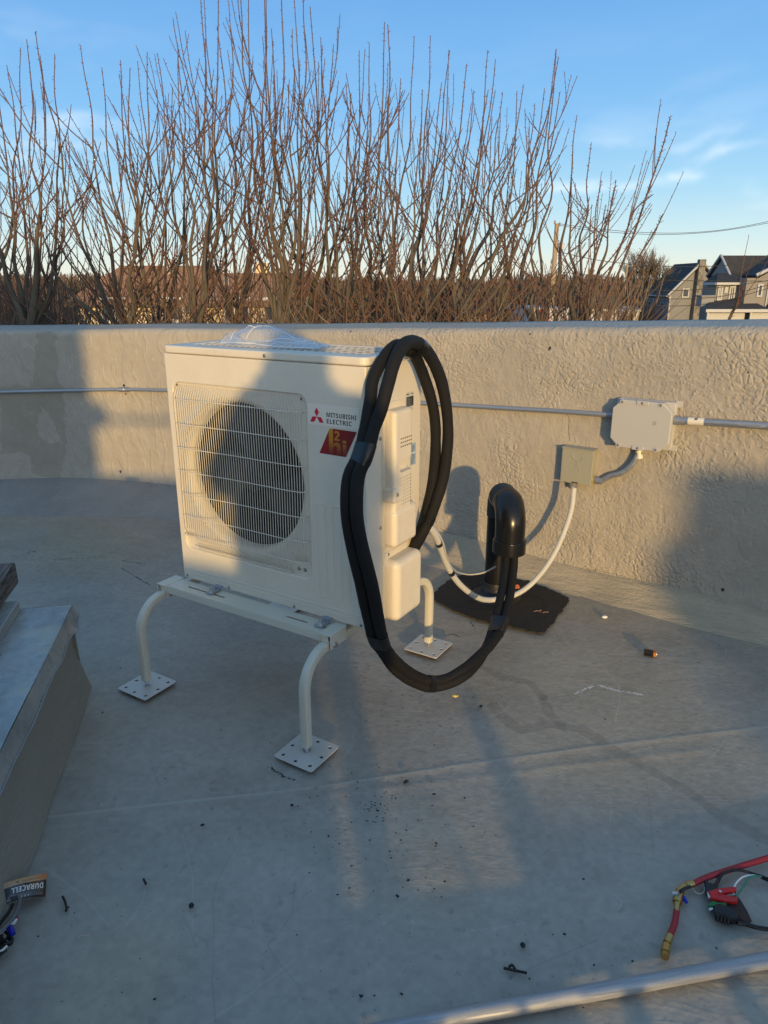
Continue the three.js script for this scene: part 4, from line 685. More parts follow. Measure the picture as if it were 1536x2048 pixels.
  // dry leaf behind the clips
  const lf = [[1150, 720], [1245, 700], [1290, 760], [1345, 850], [1385, 940], [1360, 965], [1290, 930], [1220, 870], [1160, 800]].map(q => z7(...q));
  tag(mk('dry_leaf', slab(lf, .0025, .004, .001), std([.045, .022, .018], .7)), 'dark brown dry leaf lying under the crocodile clips', 'leaf');
  // nine volt battery
  const b = thing('battery', 'small black and copper square battery lying on the roof', 'battery', [onY(1301, 1313).x, .0, onY(1301, 1313).z - .012], -.30);
  mk('body', rbox(.036, .0185, .028, -.005, .0105, 0, .002), mBlackPlastic, b);
  mk('copper_end', rbox(.0125, .0187, .0282, .0190, .0106, 0, .002), std([.50, .17, .03], .38, .25), b);
  mk('terminal', cyl(.0032, .0036, .003, 0, 0, 0, 12).rotateZ(Math.PI / 2).translate(.0265, .0105, .0065), mSteel, b); mk('terminal', cyl(.004, .004, .003, 0, 0, 0, 6).rotateZ(Math.PI / 2).translate(.0265, .0105, -.0065), mSteel, b);
  // battery blister card
  const q = [[9, 1809, .034], [91, 1793, .010], [93, 1743, .016], [9, 1770, .060]].map(p => onY(...p)); const cen = q[0].clone().add(q[1]).add(q[2]).add(q[3]).multiplyScalar(.25);
  const card = thing('battery_card', 'torn black and copper battery package card lying beside the curb', 'packaging');
  const ct = canvasTex(640, 360, (g, w, h) => {
    g.translate(w, h); g.rotate(Math.PI);                              // lies upside down to the viewer
    g.fillStyle = '#0c0c0e'; g.fillRect(0, 0, w, h);
    const gr = g.createLinearGradient(0, 0, w, 0); gr.addColorStop(0, '#c9703c'); gr.addColorStop(.3, '#c79a6a'); gr.addColorStop(1, '#a88a66'); g.fillStyle = gr; g.fillRect(0, h * .72, w, h * .28);
    g.fillStyle = '#e9e7e2'; g.font = 'bold 128px sans-serif'; const m = g.measureText('DURACELL').width; g.save(); g.translate(36, 222); g.scale(500 / m, 1); g.fillText('DURACELL', 0, 0); g.restore();
    g.font = 'bold 50px sans-serif'; g.fillStyle = '#a9a49a'; g.fillText('9V', 545, 60);
    g.fillStyle = '#55422e'; g.font = 'bold 40px sans-serif'; g.fillText('GUARANTEED', 110, 318); g.fillStyle = '#201510'; g.fillRect(420, 290, 40, 26);
    g.strokeStyle = '#8c8b88'; g.lineWidth = 3; g.strokeRect(230, 20, 190, 62); g.fillStyle = '#9b9a96'; for (let i = 0; i < 3; i++) g.fillRect(260 + i * 52, 36, 20, 26);
  });
  const n = 16, m2 = 10;
  const cg = grid(n, m2, (i, j) => { const s = i / n, t = j / m2; const a = q[0].clone().lerp(q[1], s), c = q[3].clone().lerp(q[2], s), p = a.lerp(c, t); return [p.x, p.y + .006 * Math.sin(s * 3 + t), p.z, s, t]; });
  mk('printed_card', cg, new THREE.MeshStandardMaterial({ map: ct, roughness: .34, side: THREE.DoubleSide }), card);
  const under = cg.clone(); under.translate(0, -.003, 0); mk('card_back', under, std([.30, .27, .23], .8, 0, { side: THREE.DoubleSide }), card);
  mk('clear_blister', grid(24, 14, (i, j) => { const s = i / 24, t = j / 14, u = lerp(.06, .94, s), v = lerp(.06, .82, t); const a = q[0].clone().lerp(q[1], u), c = q[3].clone().lerp(q[2], u), p = a.lerp(c, v); const e = Math.min(s, 1 - s, t * .7, (1 - t) * .7); return [p.x, p.y + .002 + .006 * Math.sin(u * 3 + v) + .009 * sst(0, .10, e) * (.7 + .5 * fbm(s * 4, t * 3, 2)), p.z, s, t]; }), new THREE.MeshPhysicalMaterial({ color: C(.97, .97, .97), roughness: .05, transmission: .97, thickness: 0, side: THREE.DoubleSide }), card);
  // tangle of cables and connectors at the left edge
  const cb = thing('cable_tangle', 'tangle of grey and black cables with blue connector at the left edge', 'cables');
  const cw = (nm, px, r, mt, y) => mk(nm, tube(px.map(p => onY(p[0], p[1], y)), r, 40, 8), mt, cb);
  cw('grey_cable', [[40, 1798], [36, 1816], [26, 1836], [8, 1856], [-30, 1885]], .0048, std([.13, .135, .14], .5), .045);
  cw('black_cable', [[26, 1808], [18, 1824], [4, 1842], [-20, 1870]], .0042, mBlackPlastic, .036);
  cw('white_cable', [[34, 1838], [22, 1848], [6, 1862], [-20, 1880]], .0026, mWhite, .034);
  cw('white_cable', [[14, 1892], [2, 1902], [-25, 1912]], .0028, mWhite, .036);
  cw('green_cable', [[14, 1902], [0, 1903], [-30, 1908]], .0022, std([.05, .2, .08], .5), .008);
  const rr = rng(5); for (let k = 0; k < 9; k++) { const x = -6 + rr() * 26, y = 1862 + rr() * 34; cw('black_cable', [[x, y], [x + (rr() - .5) * 18, y + 8 + rr() * 10], [x - 14 - rr() * 16, y + 14 + rr() * 14]], .003 + rr() * .002, mBlackPlastic, .014 + rr() * .022); }
  mk('blue_connector', [between(onY(19, 1855, .032), onY(26, 1869, .028), .0076, 14, .0064)], std([.008, .014, .32], .35), cb);
  mk('white_connector', [between(onY(24, 1838, .016), onY(29, 1846, .016), .006, 8, .0045)], mWhite, cb);
  mk('red_connector', [between(onY(31, 1832, .012), onY(36, 1838, .012), .0035, 8, .003)], std([.4, .03, .06], .4), cb);
  // bits of litter
  const chip = (seed, s) => { const r = rng(seed), g = new THREE.IcosahedronGeometry(1, 1), p = g.attributes.position, hh = {}; for (let i = 0; i < p.count; i++) { const key = `${p.getX(i).toFixed(3)},${p.getY(i).toFixed(3)},${p.getZ(i).toFixed(3)}`; const k = hh[key] ??= .55 + .75 * r(); p.setXYZ(i, p.getX(i) * k * s, Math.max(-.15 * s, p.getY(i) * k * s * .35), p.getZ(i) * k * s * .7); } g.computeVertexNormals(); return g; };
  const mChip = std([.014, .014, .014], .75); const geos = [1, 2, 3, 4].map(k => chip(k * 31, .009)); const cr = rng(9);
  const scrapLabels = ['large black scrap on the roof right of the battery card', 'black scrap between the red hose end and the curved pipe, beside the straight strip', 'black scrap below the front foot plate, beside the long seam', "black scrap just above the steel pipe's left end", 'forked black scrap left below the near front foot plate', 'small black scrap on the roof under the seam, right of the big flake', 'small black scrap amid the scattered crumbs below the seam', 'tiny dark scrap above the middle of the bare roof', 'black scrap in the middle of the near roof between crumbs', 'tiny scrap right of the crumb patch below the seam', 'small scrap left of the brass knurled hose end', 'black crumbly scrap near picture centre bottom half', 'tiny scrap below the crumb patch, left side', 'flat black scrap close under the front foot plate', 'small scrap left of the brass valve', 'tiny scrap left of the knurled hose end, nearer the steel pipe', 'black scrap below the yellow scrap and hose loop', 'tiny scrap just above the steel pipe near the hose end', 'tiny scrap beside the rear left foot plate', 'tiny scrap on the roof below the left foot plate']; let si = 0;
  for (const [x, y, s] of [[383, 1811, 1.1], [1046, 1890, 1.0], [812, 1563, .95], [722, 1992, .7], [405, 1650, .7], [868, 1588, .6], [755, 1621, .6], [929, 1596, .5], [795, 1792, .6], [872, 1686, .45], [1129, 1868, .5], [816, 1760, .6], [657, 1672, .4], [584, 1610, .7], [1167, 1758, .45], [1188, 1930, .4], [962, 1412, .8], [1265, 1922, .4], [241, 1336, .35], [205, 1425, .4]]) { const p = onY(x, y, .003); const m = mk('rubber_scrap', geos[Math.floor(cr() * 4)], mChip); m.position.copy(p); m.rotation.y = cr() * 6; m.scale.setScalar(s * (1 + .25 * (p.z + 1.5) * -1)); tag(m, scrapLabels[si++], 'scrap', 'small black scraps scattered on the roof'); }
  const strips = [[[125, 1793], [130, 1803], [133, 1818], [132, 1822]], [[1007, 1936], [1030, 1941], [1054, 1946]], [[287, 1758], [292, 1768]], [[1018, 1934], [1024, 1930], [1030, 1938]]];
  ['short curved black strip lying beside the battery card', 'straight thin black strip lying near the steel pipe', 'tiny black strip lying on the roof right of the battery card', 'bent black offcut touching the straight thin strip'].forEach((l, i) => tag(mk('rubber_strip', tube(strips[i].map(p => onY(p[0], p[1], .004)), .003, 16, 6), mChip), l, 'scrap'));
  const small = []; for (let k = 0; k < 260; k++) { const c = cr() < .55 ? [780 + (cr() - .5) * 180 + (cr() - .5) * 260, 1660 + (cr() - .5) * 260] : [cr() * 1500 + 60, 1250 + cr() * 780]; const p = onY(c[0], c[1], .0015); if (p.z < -3.2 || p.x < -.9) continue; const s = .0013 + .0028 * Math.pow(cr(), 3); small.push(chip(k + 100, s).rotateY(cr() * 6).translate(p.x, p.y, p.z)); }
  const cl = []; for (let k = 0; k < 26; k++) { const a = [[758, 1618], [745, 1640], [742, 1610], [768, 1590]][k % 4]; const p = onY(a[0] + (cr() - .5) * 46, a[1] + (cr() - .5) * 16, .0015); small.push(chip(k + 500, .0028).translate(p.x, p.y, p.z)); }
  mk('roof_crumbs', small, mChip).userData = { kind: 'stuff', label: 'fine black crumbs sprinkled over the roof', category: 'crumbs' };
  const bit = (name, label, cat, px, py, geo, mat, turn = 0) => { const m = mk(name, geo, mat); m.position.copy(onY(px, py, .002)); m.rotation.y = turn; tag(m, label, cat); };
  bit('cork_stub', 'small brown stub lying beside the corner of the curb', 'stub', 152, 1441, rbox(.014, .012, .05, 0, .006, 0, .005), std([.26, .15, .10], .8), .1);
  bit('pebble', 'small white pebble on the roof right of the tar patch', 'pebble', 1209, 1236, new THREE.SphereGeometry(1, 14, 10).scale(.014, .007, .009).translate(0, .005, 0), mWhite);
  bit('orange_foam', 'small orange foam lump on the tar patch beside black pipes', 'foam', 1033, 1178, chip(77, .02).scale(1, 1.6, 1).translate(0, .01, 0), std([.55, .16, .06], .7));
  bit('yellow_scrap', 'tiny yellow scrap below the black insulated loop', 'scrap', 910, 1394, chip(88, .012).scale(1, 1.4, 1).translate(0, .004, 0), std([.55, .45, .12], .7));
  bit('wire_offcut', 'tiny pink and white wire offcut on the roof left', 'wire', 168, 1877, [between(V(-.012, .003, .004), V(-.01, .003, -.006), .0012, 6), between(V(-.01, .003, -.006), V(.012, .003, -.006), .0012, 6)], std([.5, .38, .36], .5));
  bit('twig_litter', 'pale broken twigs lying on the black tar patch', 'twig', 1075, 1226, [between(V(-.02, .008, 0), V(.02, .010, -.01), .0016, 6), between(V(-.005, .008, -.014), V(.012, .011, .012), .0014, 6), between(V(.02, .009, .012), V(.05, .009, .006), .0015, 6)], std([.32, .2, .13], .8));
}
// ------------------------------------------------------------------ bare trees behind the wall
class Twigs {
  constructor() { this.P = []; this.N = []; this.C = []; this.I = []; }
  tube(pts, r0, r1, c0, c1, sides = 5, pw = 1) {
    const n = pts.length, base = this.P.length / 3; let ref = V(.31, .1, .94);
    for (let i = 0; i < n; i++) {
      const t = pts[Math.min(n - 1, i + 1)].clone().sub(pts[Math.max(0, i - 1)]).normalize(); const a = t.clone().cross(ref).normalize(), b = t.clone().cross(a), k = i / (n - 1), r = lerp(r0, r1, Math.pow(k, pw));
      for (let j = 0; j < sides; j++) { const q = j / sides * 6.2832, cx = Math.cos(q), sy = Math.sin(q), x = a.x * cx + b.x * sy, y = a.y * cx + b.y * sy, z = a.z * cx + b.z * sy; this.P.push(pts[i].x + x * r, pts[i].y + y * r, pts[i].z + z * r); this.N.push(x, y, z); const v = .82 + .36 * hsh(base + i * 7, j * 3); this.C.push(lerp(c0[0], c1[0], k) * v, lerp(c0[1], c1[1], k) * v, lerp(c0[2], c1[2], k) * v); }
    }
    for (let i = 0; i < n - 1; i++) for (let j = 0; j < sides; j++) { const a = base + i * sides + j, b = base + i * sides + (j + 1) % sides, c = a + sides, d = b + sides; this.I.push(a, b, c, b, d, c); }
  }
  bud(p, d, len, r, c) { const e = p.clone().addScaledVector(d, len); this.tube([p, p.clone().addScaledVector(d, len * .45), e], r * .7, r * .3, c, c, 3); }
  build(name, parent, mat) { const g = new THREE.BufferGeometry(); g.setAttribute('position', new THREE.Float32BufferAttribute(this.P, 3)); g.setAttribute('normal', new THREE.Float32BufferAttribute(this.N, 3)); g.setAttribute('color', new THREE.Float32BufferAttribute(this.C, 3)); g.setIndex(this.I); return mk(name, g, mat, parent); }
}
const mBark = new THREE.MeshStandardMaterial({ vertexColors: true, roughness: .85 });
const cTrunk = [.088, .082, .060], cLimb = [.094, .078, .056], cShoot = [.130, .076, .052], cTip = [.135, .062, .044];
const ENV = [[-120, 130], [0, 110], [40, 90], [70, 58], [100, 130], [130, 40], [165, 90], [205, 20], [235, 120], [275, 115], [312, 80], [345, 130], [368, 35], [405, -10], [455, -60], [520, -110], [580, -60], [622, -20], [645, 85], [690, 85], [728, 95], [772, 40], [800, 95], [838, 60], [876, 68], [925, 130], [978, 92], [1030, 185], [1075, 130], [1112, 92], [1140, 200], [1184, 285], [1230, 350], [1262, 420], [1300, 450]];
{
  const R = rng(2024);
  // [trunk px at the wall, depth z, list of limb tips in px]
  const TREES = [
    [-70, -6.9, [-150, -100, -60, -20, 8, 40]], [55, -6.3, [-60, -15, 12, 48, 75, 105, 135]], [250, -6.4, [30, 72, 130, 165, 205, 240, 262, 300, 340]],
    [318, -7.4, [235, 275, 312, 350, 402]], [395, -6.3, [318, 352, 368, 396, 415, 440]], [470, -7.3, [372, 412, 455, 492, 530]],
    [566, -6.3, [430, 470, 500, 520, 545, 566, 590, 608, 622, 650]], [612, -7.3, [548, 590, 622, 668, 700, 728]], [690, -6.5, [618, 645, 690, 715, 738, 772, 800]],
    [738, -7.2, [690, 742, 780, 832, 868, 905]], [800, -6.4, [735, 772, 838, 862, 880, 930, 978]], [850, -7.1, [842, 900, 945, 985, 1035]],
    [885, -6.5, [925, 978, 1010, 1050, 1090, 1112, 1120]], [985, -7.0, [985, 1030, 1075, 1115, 1140]], [1075, -6.8, [1070, 1110, 1130, 1160, 1184]], [1150, -6.5, [1140, 1184, 1205, 1232]]];
  const labels = ['bare tree at far left, mostly cut by the picture edge', 'leafless tree at left edge, left of the thick forked trunk', 'bare tree with thick forked trunk in front of the brown roof, spreading left', 'thin bare tree just right of the thick forked trunk', 'bare tree with mottled trunk in front of brown roof centre', 'slender bare tree behind the mottled trunk', 'tallest bare tree, reaching over the picture top above the plastic bag', 'bare tree just right of the tallest one, standing farther back', 'bare tree directly above the black insulated loop, to its left', 'bare tree standing behind the crown of the black loop', 'bare tree right of the black loop with spreading tips', 'thin bare tree above the vent pipe, standing farther back', 'bare tree with long limbs arching far right to a tall lone tip', 'bare tree leaning right, just left of the utility pole', 'low bare tree in front of the utility pole', 'bare shrubby tree right of the utility pole'];
  const qb = (p0, p1, p2, p3, t) => { const u = 1 - t; return V(0, 0, 0).addScaledVector(p0, u * u * u).addScaledVector(p1, 3 * u * u * t).addScaledVector(p2, 3 * u * t * t).addScaledVector(p3, t * t * t); };
  TREES.forEach(([bx, bz, tips], ti) => {
    const fork = at(bx, 655 + R() * 30, bz), root = V(fork.x + (R() - .5) * .3, -5, bz - .1);
    const t = thing('bare_tree', labels[ti], 'tree', [root.x, root.y, root.z]); const off = root.clone();
    const loc = p => p.clone().sub(off);
    const trunk = new Twigs(), shoots = new Twigs(), twigs = new Twigs();
    const tr = .034 + R() * .022;
    trunk.tube([0, .2, .4, .6, .8, 1].map(k => loc(root.clone().lerp(fork, k).add(V(Math.sin(k * 5 + ti) * .05, 0, 0)))), tr * 1.7, tr * 1.02, cTrunk, cTrunk, 9);
    const shoot = (p0, d0, len, r0, lvl) => {
      const n = Math.max(5, Math.round(len / .11)), pts = [p0.clone()], d = d0.clone(); let p = p0.clone();
      const bend = V((R() - .5) * .25 + (p0.x) * .018, 1, (R() - .5) * .2).normalize();
      for (let i = 0; i < n; i++) { d.lerp(bend, .085 + .05 * R()).add(V((R() - .5) * .13, 0, (R() - .5) * .13)).normalize(); p = p.clone().addScaledVector(d, len / n); pts.push(p); }
      (lvl === 1 ? shoots : twigs).tube(pts.map(loc), r0, lvl === 1 ? .0026 : .0022, lvl === 1 ? cLimb.map((c, i) => lerp(c, cShoot[i], .7)) : cShoot, cTip, 4, .8);
      // buds and spurs
      const nb = Math.round(len / .045);
      for (let b = 1; b <= nb; b++) { const f = (b + R() * .6) / (nb + 1) * n, i = Math.min(n - 1, Math.floor(f)), q = pts[i].clone().lerp(pts[i + 1], f - i); const a = R() * 6.283, dir = V(Math.cos(a) * .9, .55, Math.sin(a) * .9).normalize(); const spur = R() < .10; twigs.bud(loc(q), dir, spur ? .03 + .03 * R() : .010 + .010 * R(), spur ? .0028 : .0042, cTip); }
      twigs.bud(loc(p), d, .022, .0055, cTip);
      return pts;
    };
    tips.forEach((tx0, k) => {
      if (k % 2 === 0 && k > 0 && R() < .22) return;
      const tx = tx0 + (R() - .5) * 12, front = R(); const ty = tableAt(ENV, tx) + (k % 2 ? 8 * R() : 20 + 230 * Math.pow(R(), 1.4)); const tip = at(tx, ty, bz + (R() - .5) * 1.3);
      const dx = tip.x - fork.x, dy = tip.y - fork.y;
      const p1 = fork.clone().add(V(dx * (.40 + .38 * R()), dy * (.10 + .16 * R()), (tip.z - fork.z) * .5)), p2 = V(lerp(fork.x, tip.x, .80 + .12 * R()), fork.y + dy * .58, tip.z);
      const n = 30, pts = []; const w = R() * 9; for (let i = 0; i <= n; i++) { const q = qb(fork, p1, p2, tip, i / n); const am = .045 * Math.sin(Math.PI * i / n); q.x += (vn(i * .24 + w, ti) - .5) * am * 2.2; q.z += (vn(i * .24 + w, ti + 50) - .5) * am * 2.2; pts.push(q); }
      const r0 = tr * (.48 + .34 * R() * R() + (k === 3 ? .30 : 0)), nf = 20;
      trunk.tube(pts.slice(0, nf + 1).map(loc), r0, .0072, cTrunk, cLimb.map((c, i) => lerp(c, cShoot[i], .5)), 7, .75);
      shoots.tube(pts.slice(nf).map(loc), .0072, .0030, cLimb.map((c, i) => lerp(c, cShoot[i], .5)), cTip, 5);
      for (let i = nf; i < n; i++) for (let b = 0; b < 3; b++) { const a = R() * 6.283; twigs.bud(loc(pts[i].clone().lerp(pts[i + 1], R())), V(Math.cos(a), .5, Math.sin(a)).normalize(), .012 + .008 * R(), .0045, cTip); }
      const ns = 4 + Math.floor(R() * 3);
      for (let s = 0; s < ns; s++) {
        const f = lerp(.04, .80, (s + R() * .8) / ns), i = Math.floor(f * n), p = pts[i], tan = pts[i + 1].clone().sub(p).normalize();
        const side = R() < .5 ? -1 : 1, wild = R() < .4 ? 1.7 : 1, d = tan.clone().add(V(side * wild * (.3 + .6 * R()), .1 * R() - (wild > 1 ? .25 : 0), (R() - .5) * .9)).normalize();
        const room = Math.max(.35, (tip.y - p.y)); const len = Math.min(1.5, room * (R() < .5 ? .12 + .3 * R() : .35 + .5 * R()) + .10);
        const sp = shoot(p, d, len, .0046 + .0028 * (1 - f) * (1 + R()), 1);
        const m = Math.floor(len * 2.6 + R() * 1.6); for (let q = 0; q < m; q++) { const g = .15 + .62 * R(), j = Math.floor(g * (sp.length - 1)), tn = sp[j + 1].clone().sub(sp[j]).normalize(); shoot(sp[j], tn.add(V((R() - .5) * 1.5, .1, (R() - .5) * 1.2)).normalize(), len * (1 - g) * (.35 + .6 * R()) + .06, .0034, 2); }
      }
    });
    trunk.build('trunk', t, mBark); shoots.build('branches', t, mBark); twigs.build('twigs', t, mBark).userData = { kind: 'stuff' };
  });
  // the long pair of whips leaning right beyond the pole
  const wh = thing('leaning_shoots', 'group of long lone shoots leaning right above the wall before the houses', 'shrub', [at(1200, 650, -6.4).x, -5, -6.4]); const lo = wh.position;
  const T = new Twigs(), S = new Twigs();
  for (const L of [[[1185, 700], [1205, 618], [1238, 540], [1268, 462], [1300, 372], [1325, 290], [1340, 233]], [[1190, 700], [1222, 622], [1255, 560], [1285, 505], [1308, 465], [1325, 430]], [[1180, 700], [1200, 600], [1225, 530], [1250, 470], [1272, 420], [1305, 390]], [[1170, 700], [1178, 600], [1190, 520], [1215, 440], [1232, 372]], [[1440, 680], [1463, 628], [1472, 610], [1480, 590], [1489, 575]]]) {
    const P = new THREE.CatmullRomCurve3(L.map((q, i) => at(q[0] + (R() - .5) * 4, q[1], -6.4 + (R() - .5) * .1)).map(p => p.sub(lo)), false, 'centripetal').getPoints(40);
    T.tube([V(P[0].x * .5, 0, 0), P[0]], .03, .016, cTrunk, cTrunk, 5); T.tube(P, .0155, .0036, cLimb, cTip, 6);
    for (let i = 4; i < 40; i++) for (let b = 0; b < 3; b++) { const a = R() * 6.283; S.bud(P[i].clone().lerp(P[i + 1], R()), V(Math.cos(a), .6, Math.sin(a)).normalize(), .014 + (R() < .12 ? .03 : .006), .0052, cTip); }
    for (let k = 0; k < 3; k++) { const i = 12 + Math.floor(R() * 18); const p = P[i], q = [p.clone()]; let d = P[i + 1].clone().sub(p).normalize().add(V((R() - .5) * .9, .2, 0)).normalize(), c = p.clone(); for (let m = 0; m < 7; m++) { d.lerp(V(.25, 1, 0), .1).normalize(); c = c.clone().addScaledVector(d, .05 + .05 * R()); q.push(c); } S.tube(q, .005, .0024, cShoot, cTip, 4); for (const e of q) S.bud(e, V(R() - .5, .6, R() - .5).normalize(), .016, .0045, cTip); }
  }
  T.build('stems', wh, mBark); S.build('buds', wh, mBark).userData = { kind: 'stuff' };
  // thicket of suckers filling the foot of the trees
  const B = new Twigs(); const cA = [.165, .088, .058], cB = [.140, .108, .078], cD = [.085, .064, .048];
  const cE = [.24, .20, .145];
  for (let k = 0; k < 2100; k++) {
    const px = -80 + R() * 1330, dens = px > 200 && px < 570 ? .62 : px < 1000 ? 1 : .5, far = R(); if (R() > dens) continue;
    const z = -5.9 - R() * 2.6 - (px < 200 ? R() : 0), p0 = at(px, 690 + R() * 40, z); const top = 545 + 85 * Math.pow(R(), .7) - (R() < .06 ? 70 * R() : 0);
    const h = Math.max(.1, at(px, top, z).y - p0.y); const lean = (R() - .5) * (R() < .45 ? 3.0 : .9); const c = R() < .5 ? cA : R() < .55 ? cB : R() < .3 ? cE : cD;
    const pts = []; let x = p0.x, zz = p0.z; const n = 7; for (let i = 0; i <= n; i++) { pts.push(V(x, p0.y + h * i / n, zz)); x += lean * h / n * (.6 + .8 * R()) * (1 - .4 * i / n) + (R() - .5) * .03; zz += (R() - .5) * .05; }
    const r = .0028 + .0075 * Math.pow(R(), 3); B.tube(pts, r, .0024, c, c, 4);
    if (R() < .5) { const i = 2 + Math.floor(R() * 4), q = pts[i]; B.tube([q, V(q.x + (R() - .5) * .16, q.y + .08, q.z), V(q.x + (R() - .5) * .3, q.y + .2 + .1 * R(), q.z)], .003, .002, c, c, 3); }
  }
  const br = B.build('brush_thicket', scene, mBark); br.userData = { kind: 'stuff', label: 'tangled reddish brown brush along the back of the wall', category: 'brush' };
}

// ------------------------------------------------------------------ far surroundings
const shingle = (a, s = 1) => { const t = dataTex(256, 256, (x, y, o) => { const row = Math.floor(y / 16), k = (.75 + .5 * hsh(Math.floor((x + row * 11) / 14), row)) * (y % 16 < 3 ? .6 : 1); o[0] = a[0] * k; o[1] = a[1] * k; o[2] = a[2] * k; }, true); t.repeat.set(s, s); return new THREE.MeshStandardMaterial({ map: t, roughness: .9 }); };
const mBrownRoof = shingle([.34, .17, .08], .35), mDarkRoof = shingle([.030, .031, .036], .35), mTrim = std([.40, .41, .42], .5), mPane = std([.05, .065, .09], .12, .2);
function win(parent, x, y, z, w, h, turn = 0, panes = 1) {          // window in local plane, proud of its wall
  const fr = [rbox(w, .12, .10, 0, h / 2 - .06, 0, .01), rbox(w, .12, .10, 0, -h / 2 + .06, 0, .01), rbox(.12, h - .24, .10, -w / 2 + .06, 0, 0, .01), rbox(.12, h - .24, .10, w / 2 - .06, 0, 0, .01)]; for (let i = 1; i < panes; i++) fr.push(rbox(.08, h - .24, .09, -w / 2 + w * i / panes, 0, 0, .01));
  const g = merge(fr).rotateY(turn).translate(x, y, z); const f = mk('window', g, mTrim, parent); mk('pane', rbox(w - .1, h - .1, .03, 0, 0, 0, .005).rotateY(turn).translate(x, y, z), mPane, f); return f;
}
function slope(a, b, c, d, th = .18) {                               // roof slab from four corners (outline order)
  const g = new THREE.BufferGeometry(), P = [a, b, c, d], n = b.clone().sub(a).cross(d.clone().sub(a)).normalize().multiplyScalar(th), Q = P.map(p => p.clone().sub(n)); const v = [], u = [];
  const quad = (q, w, h) => { for (const [i, s, t] of [[0, 0, 0], [1, 1, 0], [2, 1, 1], [0, 0, 0], [2, 1, 1], [3, 0, 1]]) { v.push(q[i].x, q[i].y, q[i].z); u.push(s * w, t * h); } };
  quad(P, b.distanceTo(a), d.distanceTo(a)); quad([Q[3], Q[2], Q[1], Q[0]], 1, 1); for (let i = 0; i < 4; i++) { const j = (i + 1) % 4; quad([P[j], P[i], Q[i], Q[j]], 1, .2); }
  g.setAttribute('position', new THREE.Float32BufferAttribute(v, 3)); g.setAttribute('uv', new THREE.Float32BufferAttribute(u, 2)); g.computeVertexNormals(); return g;
}
{
  // brown roofed house behind the trees
  const Z = -30, xl = at(150, 597, Z).x, xr = at(590, 597, Z).x, ye = at(300, 598, Z).y, yr = at(300, 531, Z - 3).y, yr2 = at(480, 546, Z - 3).y, xm = at(392, 560, Z).x, xk = at(190, 560, Z).x;
  const mC = std([.62, .50, .30], .85);
  const h = thing('brown_roof_house', 'low cream house with a brown shingle roof behind the trees', 'house', [0, -5, 0]); const y0 = 5, q = (x, y, z) => V(x, y + y0, z);
  mk('wall', new THREE.BoxGeometry(xr - xl, ye + 5, 7).translate((xl + xr) / 2, (ye + 5) / 2 - .0, Z - 3.5), mC, h);
  const rf = mk('roof', [slope(q(xl - .3, ye - .12, Z + .35), q(xm, ye - .12, Z + .35), q(xm, yr, Z - 3.2), q(xk, yr, Z - 3.2)), slope(q(xm + .01, ye - .12, Z + .35), q(xr + .4, ye - .12, Z + .35), q(xr + .4, yr2, Z - 3.2), q(xm + .01, yr2, Z - 3.2)), slope(q(xm, ye - .12, Z - 7.3), q(xl - .3, ye - .12, Z - 7.3), q(xk, yr, Z - 3.2), q(xm, yr, Z - 3.2)), slope(q(xr + .4, ye - .12, Z - 7.3), q(xm, ye - .12, Z - 7.3), q(xm, yr2, Z - 3.2), q(xr + .4, yr2, Z - 3.2))], mBrownRoof, h);
  mk('fascia', rbox(xr - xl + .7, .16, .06, (xl + xr) / 2 + .05, ye + y0 - .22, Z + .36, .01), std([.16, .10, .06], .7), h);
  mk('chimney', rbox(.32, 1.1, .32, at(343, 540, Z - 2.5).x, at(343, 545, Z - 2.5).y + y0, Z - 2.5, .02), mTrim, rf);
  mk('vent_stack', cyl(.12, .12, .35, at(453, 560, Z - 1.8).x, at(453, 562, Z - 1.8).y + y0, Z - 1.8, 12), mTrim, rf);
  mk('chimney', rbox(.55, .6, .4, at(525, 540, Z - 3.4).x, at(525, 540, Z - 3.4).y + y0, Z - 3.4, .02), mC, rf);
  for (const [x, w] of [[460, .55], [480, .9], [548, .9], [230, 1.1], [345, 1.0]]) win(h, at(x, 620, Z).x, at(x, 620, Z).y + y0, Z + .06, w, 1.0, 0, 2);
  // small lit shed glimpsed low through the brush
  const s = at(945, 640, -24), sh = thing('low_shed', 'low sunlit cream shed glimpsed through brush left of the utility pole', 'shed', [s.x, -5, -24]);
  const hs = at(945, 624, -24).y + 5; mk('wall', new THREE.BoxGeometry(.9, hs, 2).translate(0, hs / 2, -1), mC, sh); mk('roof', [slope(V(-.6, hs - .02, .15), V(.6, hs - .02, .15), V(.6, hs + .12, -1.1), V(-.6, hs + .12, -1.1), .05), slope(V(.6, hs - .02, -2.2), V(-.6, hs - .02, -2.2), V(-.6, hs + .12, -1.1), V(.6, hs + .12, -1.1), .05)], mBrownRoof, sh); mk('door', rbox(.4, 1.8, .06, .05, .9, .03, .01), mTrim, sh);
}
